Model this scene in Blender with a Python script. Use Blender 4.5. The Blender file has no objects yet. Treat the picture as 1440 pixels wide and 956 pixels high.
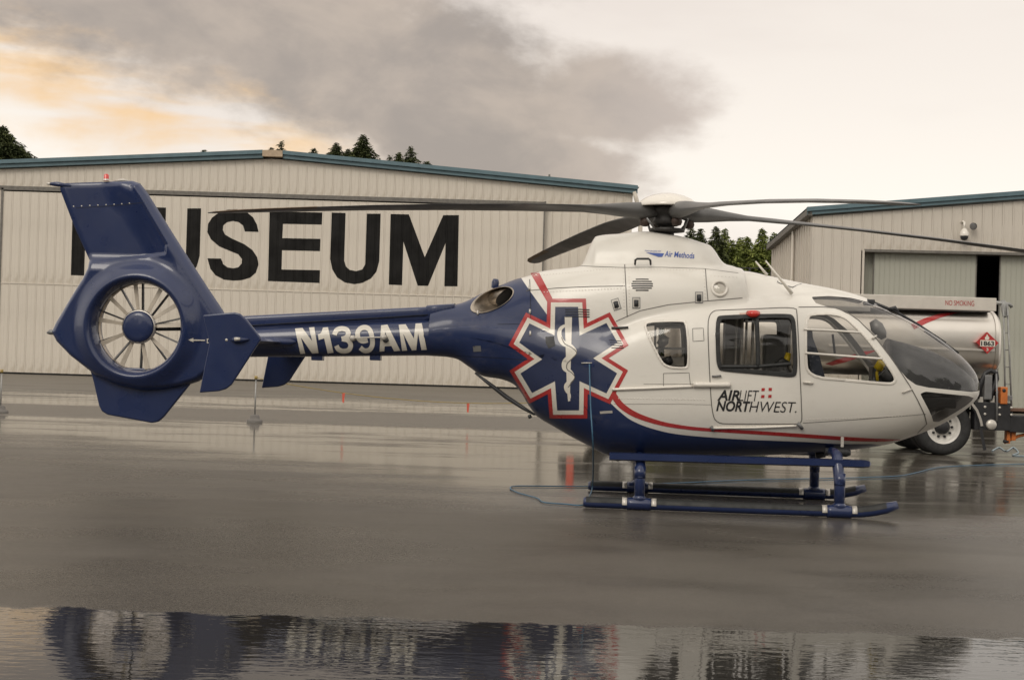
import bpy, bmesh, math, random
import numpy as np
from mathutils import Vector, Matrix
from mathutils.geometry import tessellate_polygon
random.seed(7); RNG = np.random.RandomState(7)
R = math.radians
SC = bpy.context.scene
COL = SC.collection

# ------------------------------------------------------------------ camera
F_PX, CX, CY = 2000.0, 720.0, 478.0
CAM = np.array((0, 0, 1.58))
roll = R(1.72); pitch = math.atan(24 / F_PX)
Fw = np.array((0, math.cos(pitch), math.sin(pitch)))
R0 = np.array((1.0, 0, 0)); U0 = np.array((0, -math.sin(pitch), math.cos(pitch)))
Rt = math.cos(roll) * R0 + math.sin(roll) * U0
Up = -math.sin(roll) * R0 + math.cos(roll) * U0
cd = bpy.data.cameras.new('camera'); cam = bpy.data.objects.new('camera', cd); COL.objects.link(cam)
cd.sensor_width = 36; cd.lens = 50.0; cd.clip_start = 0.1; cd.clip_end = 6000
m = Matrix.Identity(4)
for i in range(3):
    m[i][0] = Rt[i]; m[i][1] = Up[i]; m[i][2] = -Fw[i]; m[i][3] = CAM[i]
cam.matrix_world = m
SC.camera = cam

# ------------------------------------------------------------------ exposure
SC.view_settings.view_transform = 'Standard'
SC.view_settings.look = 'None'
SC.view_settings.exposure = 0.0
SC.view_settings.gamma = 1.0

# ------------------------------------------------------------------ node helper
class NT:
    def __init__(s, tree): s.t = tree; s.n = tree.nodes; s.l = tree.links
    def new(s, typ, **kw):
        n = s.n.new(typ)
        for k, v in kw.items(): setattr(n, k, v)
        return n
    def put(s, sock, v):
        if v is None: return
        if isinstance(v, bpy.types.NodeSocket): s.l.new(v, sock)
        else:
            if hasattr(sock.default_value, '__len__') and not hasattr(v, '__len__'): v = [v] * len(sock.default_value)
            if hasattr(v, '__len__') and len(v) == 3 and len(sock.default_value) == 4: v = tuple(v) + (1,)
            sock.default_value = v
    def m(s, op, a, b=None, c=None, clamp=False):
        n = s.new('ShaderNodeMath', operation=op, use_clamp=clamp)
        s.put(n.inputs[0], a); s.put(n.inputs[1], b); s.put(n.inputs[2], c)
        return n.outputs[0]
    def mix(s, f, a, b, typ='MIX'):
        n = s.new('ShaderNodeMix', data_type='RGBA', blend_type=typ)
        s.put(n.inputs[0], f); s.put(n.inputs[6], a); s.put(n.inputs[7], b)
        return n.outputs[2]
    def step(s, v, lo, hi, a=0.0, b=1.0, smooth=True):
        n = s.new('ShaderNodeMapRange', interpolation_type='SMOOTHSTEP' if smooth else 'LINEAR')
        s.put(n.inputs[0], v); s.put(n.inputs[1], lo); s.put(n.inputs[2], hi); s.put(n.inputs[3], a); s.put(n.inputs[4], b)
        return n.outputs[0]
    def noise(s, vec, scale, detail=4, rough=0.5, dist=0.0, out=0):
        n = s.new('ShaderNodeTexNoise'); s.put(n.inputs['Vector'], vec)
        n.inputs['Scale'].default_value = scale; n.inputs['Detail'].default_value = detail
        n.inputs['Roughness'].default_value = rough; n.inputs['Distortion'].default_value = dist
        return n.outputs[out]
    def mapping(s, vec, scale=(1, 1, 1), loc=(0, 0, 0)):
        n = s.new('ShaderNodeMapping'); s.put(n.inputs[0], vec)
        n.inputs['Scale'].default_value = scale; n.inputs['Location'].default_value = loc
        return n.outputs[0]
    def bump(s, h, strength=0.3, dist=0.01, normal=None):
        n = s.new('ShaderNodeBump'); s.put(n.inputs['Strength'], strength); s.put(n.inputs['Distance'], dist)
        s.put(n.inputs['Height'], h)
        if normal: s.put(n.inputs['Normal'], normal)
        return n.outputs[0]

# ------------------------------------------------------------------ sky
SUN_EL, SUN_AZ = R(38), R(205)          # azimuth clockwise from +Y (behind the camera, to the left)
W = bpy.data.worlds.new('World'); SC.world = W; W.use_nodes = True
T = NT(W.node_tree); W.node_tree.nodes.clear()
out = T.new('ShaderNodeOutputWorld')
sky = T.new('ShaderNodeTexSky', sky_type='NISHITA', sun_disc=False)
sky.sun_elevation = SUN_EL; sky.sun_rotation = SUN_AZ; sky.dust_density = 3
bg1 = T.new('ShaderNodeBackground'); T.put(bg1.inputs[0], sky.outputs[0]); bg1.inputs[1].default_value = 0.1
tc = T.new('ShaderNodeTexCoord').outputs['Generated']
sep = T.new('ShaderNodeSeparateXYZ'); T.put(sep.inputs[0], tc)
vx, vy, vz = sep.outputs
az = T.m('ARCTAN2', vx, vy)
el = T.m('ARCSINE', vz)
cmb = T.new('ShaderNodeCombineXYZ'); T.put(cmb.inputs[0], az); T.put(cmb.inputs[1], el)
# soft billow warp: noise on the direction sphere
nz1 = T.noise(T.mapping(tc, (1, 1, 2.2)), 7.0, 7, 0.58, 0.3)
nz2 = T.noise(T.mapping(tc, (1, 1, 1.6), (3, 1, 2)), 22.0, 5, 0.55)
nzb = T.noise(T.mapping(tc, (1, 1, 3.5), (5, 2, 7)), 3.2, 5, 0.5)
def lobe(px, py, rx, ry, rot=0.0):      # a cloud lobe by azimuth and elevation
    a0 = math.atan((px - 720) / F_PX); e0 = math.atan((502 + (px - 720) * 0.03 - py) / F_PX)
    da = T.m('SUBTRACT', az, a0); de = T.m('SUBTRACT', el, e0)
    c, sn = math.cos(rot), math.sin(rot)
    u = T.m('ADD', T.m('MULTIPLY', da, c), T.m('MULTIPLY', de, sn))
    v = T.m('SUBTRACT', T.m('MULTIPLY', de, c), T.m('MULTIPLY', da, sn))
    u = T.m('DIVIDE', u, rx / F_PX); v = T.m('DIVIDE', v, ry / F_PX)
    return T.m('SUBTRACT', 1.0, T.m('SQRT', T.m('ADD', T.m('MULTIPLY', u, u), T.m('MULTIPLY', v, v))))
def smax(a, b, k=0.25):
    n = T.new('ShaderNodeMath', operation='SMOOTH_MAX'); T.put(n.inputs[0], a); T.put(n.inputs[1], b); T.put(n.inputs[2], k)
    return n.outputs[0]
f = lobe(230, -30, 560, 172, R(-15))
f = smax(f, lobe(620, 140, 290, 150, R(-20)))
f = smax(f, lobe(850, 150, 175, 88))
f = smax(f, lobe(780, 235, 170, 85))
f = smax(f, lobe(520, -260, 700, 230), 0.15)
warp = T.m('MULTIPLY', T.m('SUBTRACT', nz1, 0.5), 1.15)
warp2 = T.m('MULTIPLY', T.m('SUBTRACT', nz2, 0.5), 0.60)
fld = T.m('ADD', T.m('ADD', f, warp), warp2)
cm = T.step(T.m('ADD', fld, T.m('MULTIPLY', T.step(az, 0.02, -0.2), 0.10)), -0.10, 0.42)
# thin general overcast elsewhere, cream with grey streaks
strk = T.step(nzb, 0.40, 0.66)
base = T.mix(T.m('MULTIPLY', strk, 0.65), (1.12, 1.04, 0.935), (0.86, 0.765, 0.69))
hi = T.step(el, 0.07, 0.24)
base = T.mix(T.m('MULTIPLY', hi, 0.55), base, (0.86, 0.77, 0.70))
# warm glow hugging the cloud's lower left side
gl = T.m('MULTIPLY', T.step(fld, -0.75, 0.0), T.step(az, -0.05, -0.19))
gl = T.m('MULTIPLY', gl, T.step(T.noise(T.mapping(tc, (1, 1, 5), (1, 4, 2)), 9, 4), 0.34, 0.62))
base = T.mix(T.m('MULTIPLY', gl, 0.95), base, (1.0, 0.66, 0.33))
cshade = T.step(T.m('ADD', T.m('MULTIPLY', T.noise(T.mapping(tc, (1, 1, 1.6), (2, 8, 4)), 9.0, 6, 0.55, 0.5), 0.7), T.m('MULTIPLY', nz2, 0.3)), 0.36, 0.64)
ccol = T.mix(cshade, (0.58, 0.487, 0.405), (0.42, 0.362, 0.315))
ccol = T.mix(T.step(az, 0.0, 0.16), ccol, (0.66, 0.565, 0.495))
cc = T.mix(cm, base, ccol)
# away from the view the same overcast goes on, brighter overhead and behind
away = T.step(vy, 0.80, 0.25)
over = T.mix(T.step(T.noise(T.mapping(tc, (1, 1, 2), (9, 3, 1)), 2.2, 6, 0.55), 0.35, 0.7), (1.36, 1.27, 1.16), (0.90, 0.84, 0.77))
cc = T.mix(away, cc, over)
bg2 = T.new('ShaderNodeBackground'); T.put(bg2.inputs[0], cc); bg2.inputs[1].default_value = 1.0
mx = T.new('ShaderNodeMixShader'); mx.inputs[0].default_value = 0.93
T.l.new(bg1.outputs[0], mx.inputs[1]); T.l.new(bg2.outputs[0], mx.inputs[2]); T.l.new(mx.outputs[0], out.inputs[0])
# sun, veiled by cloud
sl = bpy.data.lights.new('sun', 'SUN'); sl.energy = 0.95; sl.angle = R(24); sl.color = (1.0, 0.93, 0.82)
so = bpy.data.objects.new('sun', sl); COL.objects.link(so)
sd = Vector((math.sin(SUN_AZ) * math.cos(SUN_EL), math.cos(SUN_AZ) * math.cos(SUN_EL), math.sin(SUN_EL)))
so.rotation_euler = sd.to_track_quat('Z', 'Y').to_euler()

# ------------------------------------------------------------------ pixel -> place
def ray(px, py):
    px = np.asarray(px, float); py = np.asarray(py, float)
    a = (px - CX) / F_PX; b = (py - CY) / F_PX
    return Fw + a[..., None] * Rt - b[..., None] * Up
def at(px, py, Y):
    d = ray(px, py); t = (Y - CAM[1]) / d[..., 1]
    return CAM + d * t[..., None]
def gnd(px, py, z=0.0):
    d = ray(px, py); t = (z - CAM[2]) / d[..., 2]
    return CAM + d * t[..., None]

# ------------------------------------------------------------------ object helpers
def tag(o, label=None, cat=None, group=None, kind=None):
    if label: o['label'] = label
    if cat: o['category'] = cat
    if group: o['group'] = group
    if kind: o['kind'] = kind
    return o
def empty(name, loc=(0, 0, 0), rz=0.0, parent=None):
    o = bpy.data.objects.new(name, None); COL.objects.link(o); o.location = loc; o.rotation_euler = (0, 0, rz)
    if parent: o.parent = parent
    return o
def mesh_obj(name, V, F, mat, parent=None, smooth=False, normals=None, mats=None, fm=None):
    me = bpy.data.meshes.new(name)
    me.from_pydata([tuple(map(float, v)) for v in V], [], [tuple(map(int, f)) for f in F])
    for mm in (mats or [mat]): me.materials.append(mm)
    if fm is not None: me.polygons.foreach_set('material_index', list(map(int, fm)))
    if smooth or normals is not None: me.polygons.foreach_set('use_smooth', [True] * len(me.polygons))
    me.update()
    if normals is not None: me.normals_split_custom_set_from_vertices([tuple(map(float, n)) for n in normals])
    o = bpy.data.objects.new(name, me); COL.objects.link(o)
    if parent: o.parent = parent
    return o
def copy_obj(o, parent=None, **kw):
    c = o.copy(); COL.objects.link(c); c.parent = parent
    for k, v in kw.items(): setattr(c, k, v)
    return c

class MB:
    """collects shapes into one mesh"""
    def __init__(s): s.V = []; s.F = []; s.S = []
    def add(s, V, F, sm=False):
        n = len(s.V); s.V += [tuple(map(float, v)) for v in V]
        s.F += [tuple(int(i) + n for i in f) for f in F]; s.S += [sm] * len(F); return s
    def box(s, x0, x1, y0, y1, z0, z1, bev=0.0):
        if bev <= 0:
            V = [(x, y, z) for x in (x0, x1) for y in (y0, y1) for z in (z0, z1)]
            return s.add(V, [(0, 1, 3, 2), (4, 6, 7, 5), (0, 4, 5, 1), (2, 3, 7, 6), (0, 2, 6, 4), (1, 5, 7, 3)])
        bm = bmesh.new(); bmesh.ops.create_cube(bm, size=1)
        for v in bm.verts: v.co = Vector(((x0 + x1) / 2 + v.co.x * (x1 - x0), (y0 + y1) / 2 + v.co.y * (y1 - y0), (z0 + z1) / 2 + v.co.z * (z1 - z0)))
        bmesh.ops.bevel(bm, geom=bm.edges[:], offset=bev, segments=2, profile=0.5, affect='EDGES')
        bm.verts.index_update()
        s.add([v.co[:] for v in bm.verts], [[v.index for v in f.verts] for f in bm.faces], False); bm.free(); return s
    def tube(s, pts, r, n=10, cap=True, flat=1.0):
        pts = [Vector(p) for p in pts]; k = len(pts)
        rr = r if hasattr(r, '__len__') else [r] * k
        V = []; prev = None
        for i, p in enumerate(pts):
            t = (pts[min(i + 1, k - 1)] - pts[max(i - 1, 0)]).normalized()
            if prev is None:
                a = Vector((0, 0, 1)) if abs(t.z) < 0.9 else Vector((0, 1, 0))
                u = t.cross(a).normalized()
            else: u = (prev - t * prev.dot(t)).normalized()
            prev = u; v = t.cross(u)
            for j in range(n):
                an = 2 * math.pi * j / n
                V.append(p + (u * math.cos(an) + v * math.sin(an) * flat) * rr[i])
        Fs = [(i * n + j, i * n + (j + 1) % n, (i + 1) * n + (j + 1) % n, (i + 1) * n + j) for i in range(k - 1) for j in range(n)]
        s.add(V, Fs, True)
        if cap: s.F.append(tuple(len(s.V) - len(V) + j for j in range(n))[::-1]); s.S.append(False); s.F.append(tuple(len(s.V) - n + j for j in range(n))); s.S.append(False)
        return s
    def lathe(s, prof, axis, org, n=32, cap=False, d2=None):
        """prof = [(r, h)] turned round axis through org"""
        ax = Vector(axis).normalized(); a = Vector((0, 0, 1)) if abs(ax.z) < 0.9 else Vector((1, 0, 0))
        u = ax.cross(a).normalized(); v = ax.cross(u); o = Vector(org)
        V = [o + ax * h + (u * math.cos(2 * math.pi * j / n) + v * math.sin(2 * math.pi * j / n)) * r for r, h in prof for j in range(n)]
        Fs = [(i * n + j, i * n + (j + 1) % n, (i + 1) * n + (j + 1) % n, (i + 1) * n + j) for i in range(len(prof) - 1) for j in range(n)]
        s.add(V, Fs, True)
        if cap:
            b = len(s.V) - len(V)
            s.F.append(tuple(b + j for j in range(n))[::-1]); s.S.append(False)
            s.F.append(tuple(len(s.V) - n + j for j in range(n))); s.S.append(False)
        return s
    def prism(s, poly, fn, t):
        """poly of 2d points, fn(u,v,w)->3d, thickness w from 0 to t"""
        tris = tessellate_polygon([[Vector((p[0], p[1], 0)) for p in poly]]); n = len(poly)
        V = [fn(p[0], p[1], 0) for p in poly] + [fn(p[0], p[1], t) for p in poly]
        Fs = [tuple(tr) for tr in tris] + [tuple(i + n for i in tr)[::-1] for tr in tris] + [(i, (i + 1) % n, (i + 1) % n + n, i + n) for i in range(n)]
        return s.add(V, Fs)
    def build(s, name, mat, parent=None):
        me = bpy.data.meshes.new(name); me.from_pydata(s.V, [], s.F); me.materials.append(mat)
        me.polygons.foreach_set('use_smooth', s.S)
        bm = bmesh.new(); bm.from_mesh(me); bmesh.ops.recalc_face_normals(bm, faces=bm.faces[:]); bm.to_mesh(me); bm.free()
        me.update()
        o = bpy.data.objects.new(name, me); COL.objects.link(o)
        if parent: o.parent = parent
        return o

# ------------------------------------------------------------------ materials
def mat(name, col, rough=0.5, metal=0.0, coat=0.0, var=0.12, nscale=6.0, bump=0.0, bscale=60, spec=0.5, emit=None, coatr=0.05, dirt=0.0):
    mt = bpy.data.materials.new(name); mt.use_nodes = True
    N = NT(mt.node_tree); b = mt.node_tree.nodes['Principled BSDF']
    tcn = N.new('ShaderNodeTexCoord').outputs['Object']
    nz = N.noise(tcn, nscale, 5, 0.6)
    c0 = tuple(c * (1 - var) for c in col); c1 = tuple(min(1, c * (1 + var)) for c in col)
    cc_ = N.mix(N.step(nz, 0.3, 0.7), c0, c1)
    if dirt > 0:
        st = N.noise(N.mapping(tcn, (14, 14, 0.9)), 1.0, 4, 0.6)
        cc_ = N.mix(N.m('MULTIPLY', N.step(st, 0.52, 0.8), dirt), cc_, (0.16, 0.13, 0.095))
        sz_ = N.new('ShaderNodeSeparateXYZ'); N.put(sz_.inputs[0], tcn)       # splash and rust stains low on each sheet
        spl = N.m('MULTIPLY', N.step(sz_.outputs[2], 0.9, 0.0), N.step(N.noise(N.mapping(tcn, (3, 3, 1.2)), 1.5, 4, 0.6), 0.42, 0.70))
        cc_ = N.mix(N.m('MULTIPLY', spl, 0.35), cc_, (0.27, 0.21, 0.13))
    N.put(b.inputs['Base Color'], cc_)
    N.put(b.inputs['Roughness'], N.step(N.noise(tcn, nscale * 2.3, 4), 0.3, 0.7, rough * 0.85, min(1, rough * 1.2)))
    b.inputs['Metallic'].default_value = metal; b.inputs['Coat Weight'].default_value = coat; b.inputs['Coat Roughness'].default_value = coatr
    b.inputs['Specular IOR Level'].default_value = spec
    if bump > 0: N.put(b.inputs['Normal'], N.bump(N.noise(tcn, bscale, 3), bump, 0.004))
    if emit: b.inputs['Emission Color'].default_value = (*emit, 1); b.inputs['Emission Strength'].default_value = 1
    return mt
M = {}
M['white'] = mat('white_paint', (0.72, 0.68, 0.61), 0.28, coat=0.6, var=0.03, nscale=1.5)
M['decal_white'] = mat('decal_white', (0.70, 0.66, 0.58), 0.3, coat=0.4, var=0.04)
M['blue'] = mat('blue_paint', (0.012, 0.024, 0.083), 0.30, coat=0.45, var=0.08, nscale=1.2)
M['decal_blue'] = mat('decal_blue', (0.024, 0.034, 0.082), 0.32, coat=0.4, var=0.06, nscale=3)
M['red'] = mat('red_decal', (0.42, 0.035, 0.035), 0.3, coat=0.5, var=0.06)
M['black_txt'] = mat('black_lettering', (0.02, 0.02, 0.022), 0.4)
M['blue_txt'] = mat('blue_lettering', (0.04, 0.09, 0.35), 0.4)
M['seam'] = mat('panel_gap', (0.13, 0.12, 0.11), 0.7)
M['seam_b'] = mat('panel_gap_dark', (0.010, 0.014, 0.03), 0.7)
M['rubber'] = mat('black_rubber', (0.020, 0.021, 0.021), 0.62, bump=0.1)
M['dark'] = mat('dark_plastic', (0.03, 0.031, 0.034), 0.5)
M['interior'] = mat('cabin_lining', (0.26, 0.25, 0.235), 0.7)
M['seatf'] = mat('seat_fabric', (0.035, 0.042, 0.06), 0.8, bump=0.3, bscale=120)
M['yellow'] = mat('yellow_plastic', (0.62, 0.45, 0.02), 0.45)
M['steel'] = mat('burnished_steel', (0.42, 0.37, 0.31), 0.42, metal=1.0, var=0.2, nscale=9)
M['alu'] = mat('polished_aluminium', (0.72, 0.68, 0.62), 0.36, metal=1.0, var=0.03, nscale=0.4)
M['grey'] = mat('grey_metal', (0.20, 0.20, 0.20), 0.45, metal=0.4)
M['blade'] = mat('blade_grey', (0.105, 0.103, 0.10), 0.38, var=0.15, nscale=2)
M['bronze'] = mat('worn_leading_edge', (0.20, 0.14, 0.09), 0.5, metal=0.3)
M['hub'] = mat('hub_dark', (0.055, 0.052, 0.05), 0.5, metal=0.3, var=0.3, nscale=14)
M['rust'] = mat('damper_brown', (0.055, 0.034, 0.026), 0.6)
M['tan'] = mat('fan_blade_tan', (0.50, 0.44, 0.36), 0.4)
M['strap'] = mat('strap_white', (0.55, 0.52, 0.47), 0.35, metal=0.3, bump=0.2)
M['redlens'] = mat('red_lens', (0.6, 0.03, 0.02), 0.15, coat=0.8)
M['tyre'] = mat('tyre_rubber', (0.02, 0.02, 0.02), 0.75, bump=0.3, bscale=40)
M['rim'] = mat('white_rim', (0.62, 0.60, 0.56), 0.35, var=0.08, nscale=9)
M['truckpaint'] = mat('cream_paint', (0.60, 0.56, 0.50), 0.35, coat=0.3, var=0.05)
M['chassis'] = mat('chassis_black', (0.018, 0.018, 0.02), 0.5, var=0.3)
M['orange'] = mat('orange_paint', (0.52, 0.15, 0.03), 0.45, var=0.15)
M['cone'] = mat('safety_red_orange', (0.58, 0.10, 0.06), 0.5)
M['rope_y'] = mat('yellow_rope', (0.34, 0.25, 0.08), 0.8)
M['cable'] = mat('blue_cable', (0.05, 0.13, 0.21), 0.5)
M['concrete'] = mat('concrete', (0.15, 0.14, 0.13), 0.85, bump=0.5)
M['galv'] = mat('galvanised_post', (0.30, 0.30, 0.29), 0.5, metal=0.6)
M['wall'] = mat('hangar_cladding', (0.60, 0.55, 0.475), 0.55, var=0.04, nscale=0.5, dirt=0.10)
M['wall2'] = mat('hangar_cladding_pale', (0.555, 0.51, 0.445), 0.55, var=0.04, nscale=0.5, dirt=0.10)
M['doorgrn'] = mat('door_grey_green', (0.37, 0.37, 0.315), 0.55, var=0.04, nscale=0.5, dirt=0.08)
M['trim'] = mat('roof_trim_blue', (0.09, 0.15, 0.175), 0.5, var=0.1, nscale=2)
M['track'] = mat('door_track_grey', (0.14, 0.13, 0.115), 0.6, var=0.2)
M['letter'] = mat('wall_letter_black', (0.013, 0.0125, 0.012), 0.7, var=0.35, nscale=0.8, spec=0.15)
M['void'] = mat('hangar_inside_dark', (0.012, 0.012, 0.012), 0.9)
M['bark'] = mat('bark', (0.06, 0.045, 0.03), 0.9)

def foliage(name, dark, light):
    mt = bpy.data.materials.new(name); mt.use_nodes = True
    N = NT(mt.node_tree); b = mt.node_tree.nodes['Principled BSDF']
    tcn = N.new('ShaderNodeTexCoord').outputs['Object']
    c = N.mix(N.step(N.noise(tcn, 0.55, 4, 0.7), 0.35, 0.66), dark, light)
    N.put(b.inputs['Base Color'], c); b.inputs['Roughness'].default_value = 0.8
    b.inputs['Specular IOR Level'].default_value = 0.2
    return mt
M['fir'] = foliage('fir_needles', (0.035, 0.045, 0.018), (0.085, 0.098, 0.036))
M['fir2'] = foliage('young_fir_needles', (0.085, 0.115, 0.028), (0.23, 0.26, 0.065))

def glass_mat(name, tint, extra=0.0):
    mt = bpy.data.materials.new(name); mt.use_nodes = True
    N = NT(mt.node_tree); mt.node_tree.nodes.clear()
    o = N.new('ShaderNodeOutputMaterial'); tr = N.new('ShaderNodeBsdfTransparent'); gl_ = N.new('ShaderNodeBsdfGlossy')
    tcn = N.new('ShaderNodeTexCoord').outputs['Object']
    N.put(tr.inputs[0], N.mix(N.noise(tcn, 3.0, 4), tuple(t * 0.93 for t in tint), tint)); gl_.inputs['Roughness'].default_value = 0.03
    fr = N.new('ShaderNodeLayerWeight')      # facing term is the same from both sides of the pane
    fac = N.m('ADD', N.m('MULTIPLY', N.m('POWER', fr.outputs['Facing'], 4.5), 0.85), 0.05 + extra, clamp=True)
    mxs = N.new('ShaderNodeMixShader'); N.put(mxs.inputs[0], fac)
    N.l.new(tr.outputs[0], mxs.inputs[1]); N.l.new(gl_.outputs[0], mxs.inputs[2]); N.l.new(mxs.outputs[0], o.inputs[0])
    return mt
M['glass'] = glass_mat('clear_acrylic', (0.90, 0.89, 0.87), 0.01)
M['glass_dark'] = glass_mat('tinted_acrylic', (0.42, 0.41, 0.40), 0.04)

# fuselage paint: white above, blue below the livery line (distance to the line is stored on the mesh)
mt = bpy.data.materials.new('fuselage_paint'); mt.use_nodes = True
N = NT(mt.node_tree); b = mt.node_tree.nodes['Principled BSDF']
atn = N.new('ShaderNodeAttribute', attribute_name='livery')
tcn = N.new('ShaderNodeTexCoord').outputs['Object']
nz = N.noise(tcn, 1.5, 4)
wcol = N.mix(nz, (0.71, 0.68, 0.62), (0.76, 0.73, 0.665)); bcol = N.mix(nz, (0.010, 0.021, 0.074), (0.014, 0.028, 0.092))
oc = N.mix(N.m('GREATER_THAN', atn.outputs['Fac'], 0.0), wcol, bcol)
grime = N.noise(N.mapping(tcn, (2.5, 2.5, 5)), 1.6, 6, 0.65)
oc = N.mix(N.m('MULTIPLY', N.step(grime, 0.5, 0.75), 0.10), oc, (0.30, 0.26, 0.20))
geo = N.new('ShaderNodeNewGeometry')
N.put(b.inputs['Base Color'], N.mix(geo.outputs['Backfacing'], oc, (0.27, 0.26, 0.245)))
N.put(b.inputs['Roughness'], N.step(grime, 0.4, 0.8, 0.32, 0.46)); 
b.inputs['Coat Weight'].default_value = 0.28; b.inputs['Coat Roughness'].default_value = 0.09
N.put(b.inputs['Normal'], N.bump(N.noise(tcn, 2.4, 3), 0.10, 0.02))
M['fuselage'] = mt

# wet apron
mt = bpy.data.materials.new('wet_asphalt'); mt.use_nodes = True
N = NT(mt.node_tree); b = mt.node_tree.nodes['Principled BSDF']
tcn = N.new('ShaderNodeTexCoord').outputs['Object']
sp = N.new('ShaderNodeSeparateXYZ'); N.put(sp.inputs[0], tcn); gx, gy = sp.outputs[0], sp.outputs[1]
big = N.noise(N.mapping(tcn, (0.35, 1.0, 1)), 0.16, 6, 0.6, 0.4)
mid = N.noise(N.mapping(tcn, (0.30, 1.3, 1)), 0.75, 6, 0.62, 0.5)
grain = N.noise(tcn, 160, 3, 0.7); grain2 = N.noise(tcn, 34, 4, 0.7)
edge_n = N.m('MULTIPLY', N.m('SUBTRACT', N.noise(N.mapping(tcn, (1, 0.6, 1)), 1.0, 9, 0.74), 0.5), 0.80)
pe = N.m('ADD', N.m('SUBTRACT', 8.50, N.m('MULTIPLY', gx, 0.012)), edge_n)
pud = N.step(N.m('SUBTRACT', gy, pe), 0.05, -0.04)              # 1 inside the near puddle
gxm = N.m('MINIMUM', gx, 2.5)
damp = N.m('MULTIPLY', N.step(N.m('ADD', N.m('ADD', gy, N.m('MULTIPLY', mid, 3.0)), N.m('MULTIPLY', gxm, 0.9)), 21.5, 14.5), N.m('SUBTRACT', 1.0, pud))  # rougher, merely damp tarmac
far = N.step(gy, 27, 40)
fine = N.noise(N.mapping(tcn, (0.35, 1.6, 1)), 2.6, 5, 0.65, 0.3)
film = N.step(N.m('ADD', N.m('ADD', N.m('MULTIPLY', big, 0.45), N.m('MULTIPLY', mid, 0.40)), N.m('MULTIPLY', fine, 0.15)), 0.40, 0.56)
gyw = N.m('ADD', N.m('ADD', gy, N.m('MULTIPLY', big, 6.0)), N.m('MULTIPLY', mid, 2.0))
dryband = N.m('MULTIPLY', N.m('MULTIPLY', N.step(gyw, 34.2, 35.6), N.step(gyw, 41.5, 40.0)), N.step(gx, 6.0, 1.0))
dryfar = N.step(gyw, 48.0, 56.0)
dry = N.m('MAXIMUM', dryband, N.m('MULTIPLY', dryfar, 0.85))
r_mid = N.step(film, 0, 1, 0.24, 0.05)
r_far = N.step(film, 0, 1, 0.50, 0.10)
rg = N.mix(dry, N.mix(N.m('MULTIPLY', far, 0.6), r_mid, r_far), (0.50, 0.50, 0.50))
blot = N.step(N.noise(N.mapping(tcn, (0.6, 1.0, 1), (4, 2, 0)), 0.55, 5, 0.55), 0.38, 0.62)
rdamp = N.step(blot, 0, 1, 0.27, 0.42)
rdamp = N.m('ADD', rdamp, N.m('MULTIPLY', N.m('SUBTRACT', grain2, 0.5), 0.16))
rg = N.mix(damp, rg, rdamp)
rg = N.mix(pud, rg, (0.008, 0.008, 0.008))
N.put(b.inputs['Roughness'], rg)
c = N.mix(N.step(mid, 0.35, 0.65), (0.048, 0.043, 0.036), (0.078, 0.070, 0.057))
c = N.mix(N.m('MULTIPLY', dry, 0.8), c, (0.125, 0.110, 0.090))
c = N.mix(N.step(grain2, 0.35, 0.75), c, N.mix(0.75, c, (0.13, 0.115, 0.095)))
c = N.mix(N.m('MULTIPLY', damp, 0.6), c, N.mix(blot, (0.026, 0.0225, 0.018), (0.070, 0.061, 0.049)))
agg = N.new('ShaderNodeTexVoronoi'); N.put(agg.inputs['Vector'], tcn); agg.inputs['Scale'].default_value = 75
c = N.mix(N.m('MULTIPLY', N.step(agg.outputs['Distance'], 0.38, 0.12), 0.45), c, (0.22, 0.195, 0.16))
c = N.mix(pud, c, (0.022, 0.020, 0.017))
N.put(b.inputs['Base Color'], c)
rip = N.noise(N.mapping(tcn, (1.0, 2.4, 1)), 5.0, 3, 0.5)
bh = N.m('ADD', N.m('MULTIPLY', grain, N.m('SUBTRACT', 1.0, pud)), N.m('MULTIPLY', grain2, N.m('MULTIPLY', damp, 1.5)))
nb = N.bump(bh, N.step(damp, 0, 1, 0.05, 0.42), 0.004)
nb = N.bump(rip, N.step(pud, 0, 1, 0.07, 0.16), 0.008, nb)
N.put(b.inputs['Normal'], nb)
b.inputs['IOR'].default_value = 1.36
mott = N.noise(N.mapping(tcn, (0.8, 1.0, 1), (7, 3, 0)), 1.6, 8, 0.7)
N.put(b.inputs['Specular IOR Level'], N.m('SUBTRACT', 0.5, N.m('MULTIPLY', damp, N.m('ADD', N.step(blot, 1, 0, 0.06, 0.26), N.step(mott, 0.35, 0.7, 0.0, 0.10)))))
M['ground'] = mt

# ------------------------------------------------------------------ ground sheet
tag(mesh_obj('ground', [(-2500, -300, 0), (2500, -300, 0), (2500, 4000, 0), (-2500, 4000, 0)], [(0, 1, 2, 3)], M['ground']),
    'wet grey asphalt apron with puddles and reflections', kind='structure')

# ================================================================== HELICOPTER
YAW = R(-4.6); HY = 16.1
HX = float(at(940, 330, HY)[0])
HO = np.array((HX, HY, 0))
cy_, sy_ = math.cos(YAW), math.sin(YAW)
Rinv = np.array(((cy_, sy_, 0), (-sy_, cy_, 0), (0, 0, 1)))
CL = Rinv @ (CAM - HO)
def Hp(px, py, yl=0.0):
    d = ray(px, py) @ Rinv.T
    t = (yl - CL[1]) / d[..., 1]
    P = CL + d * t[..., None]
    return P[..., 0], P[..., 2]
def H1(px, py, yl=0.0):
    x, z = Hp(px, py, yl); return float(x), float(z)
def H3(px, py, yl=0.0):
    x, z = H1(px, py, yl); return (x, yl, z)

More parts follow.
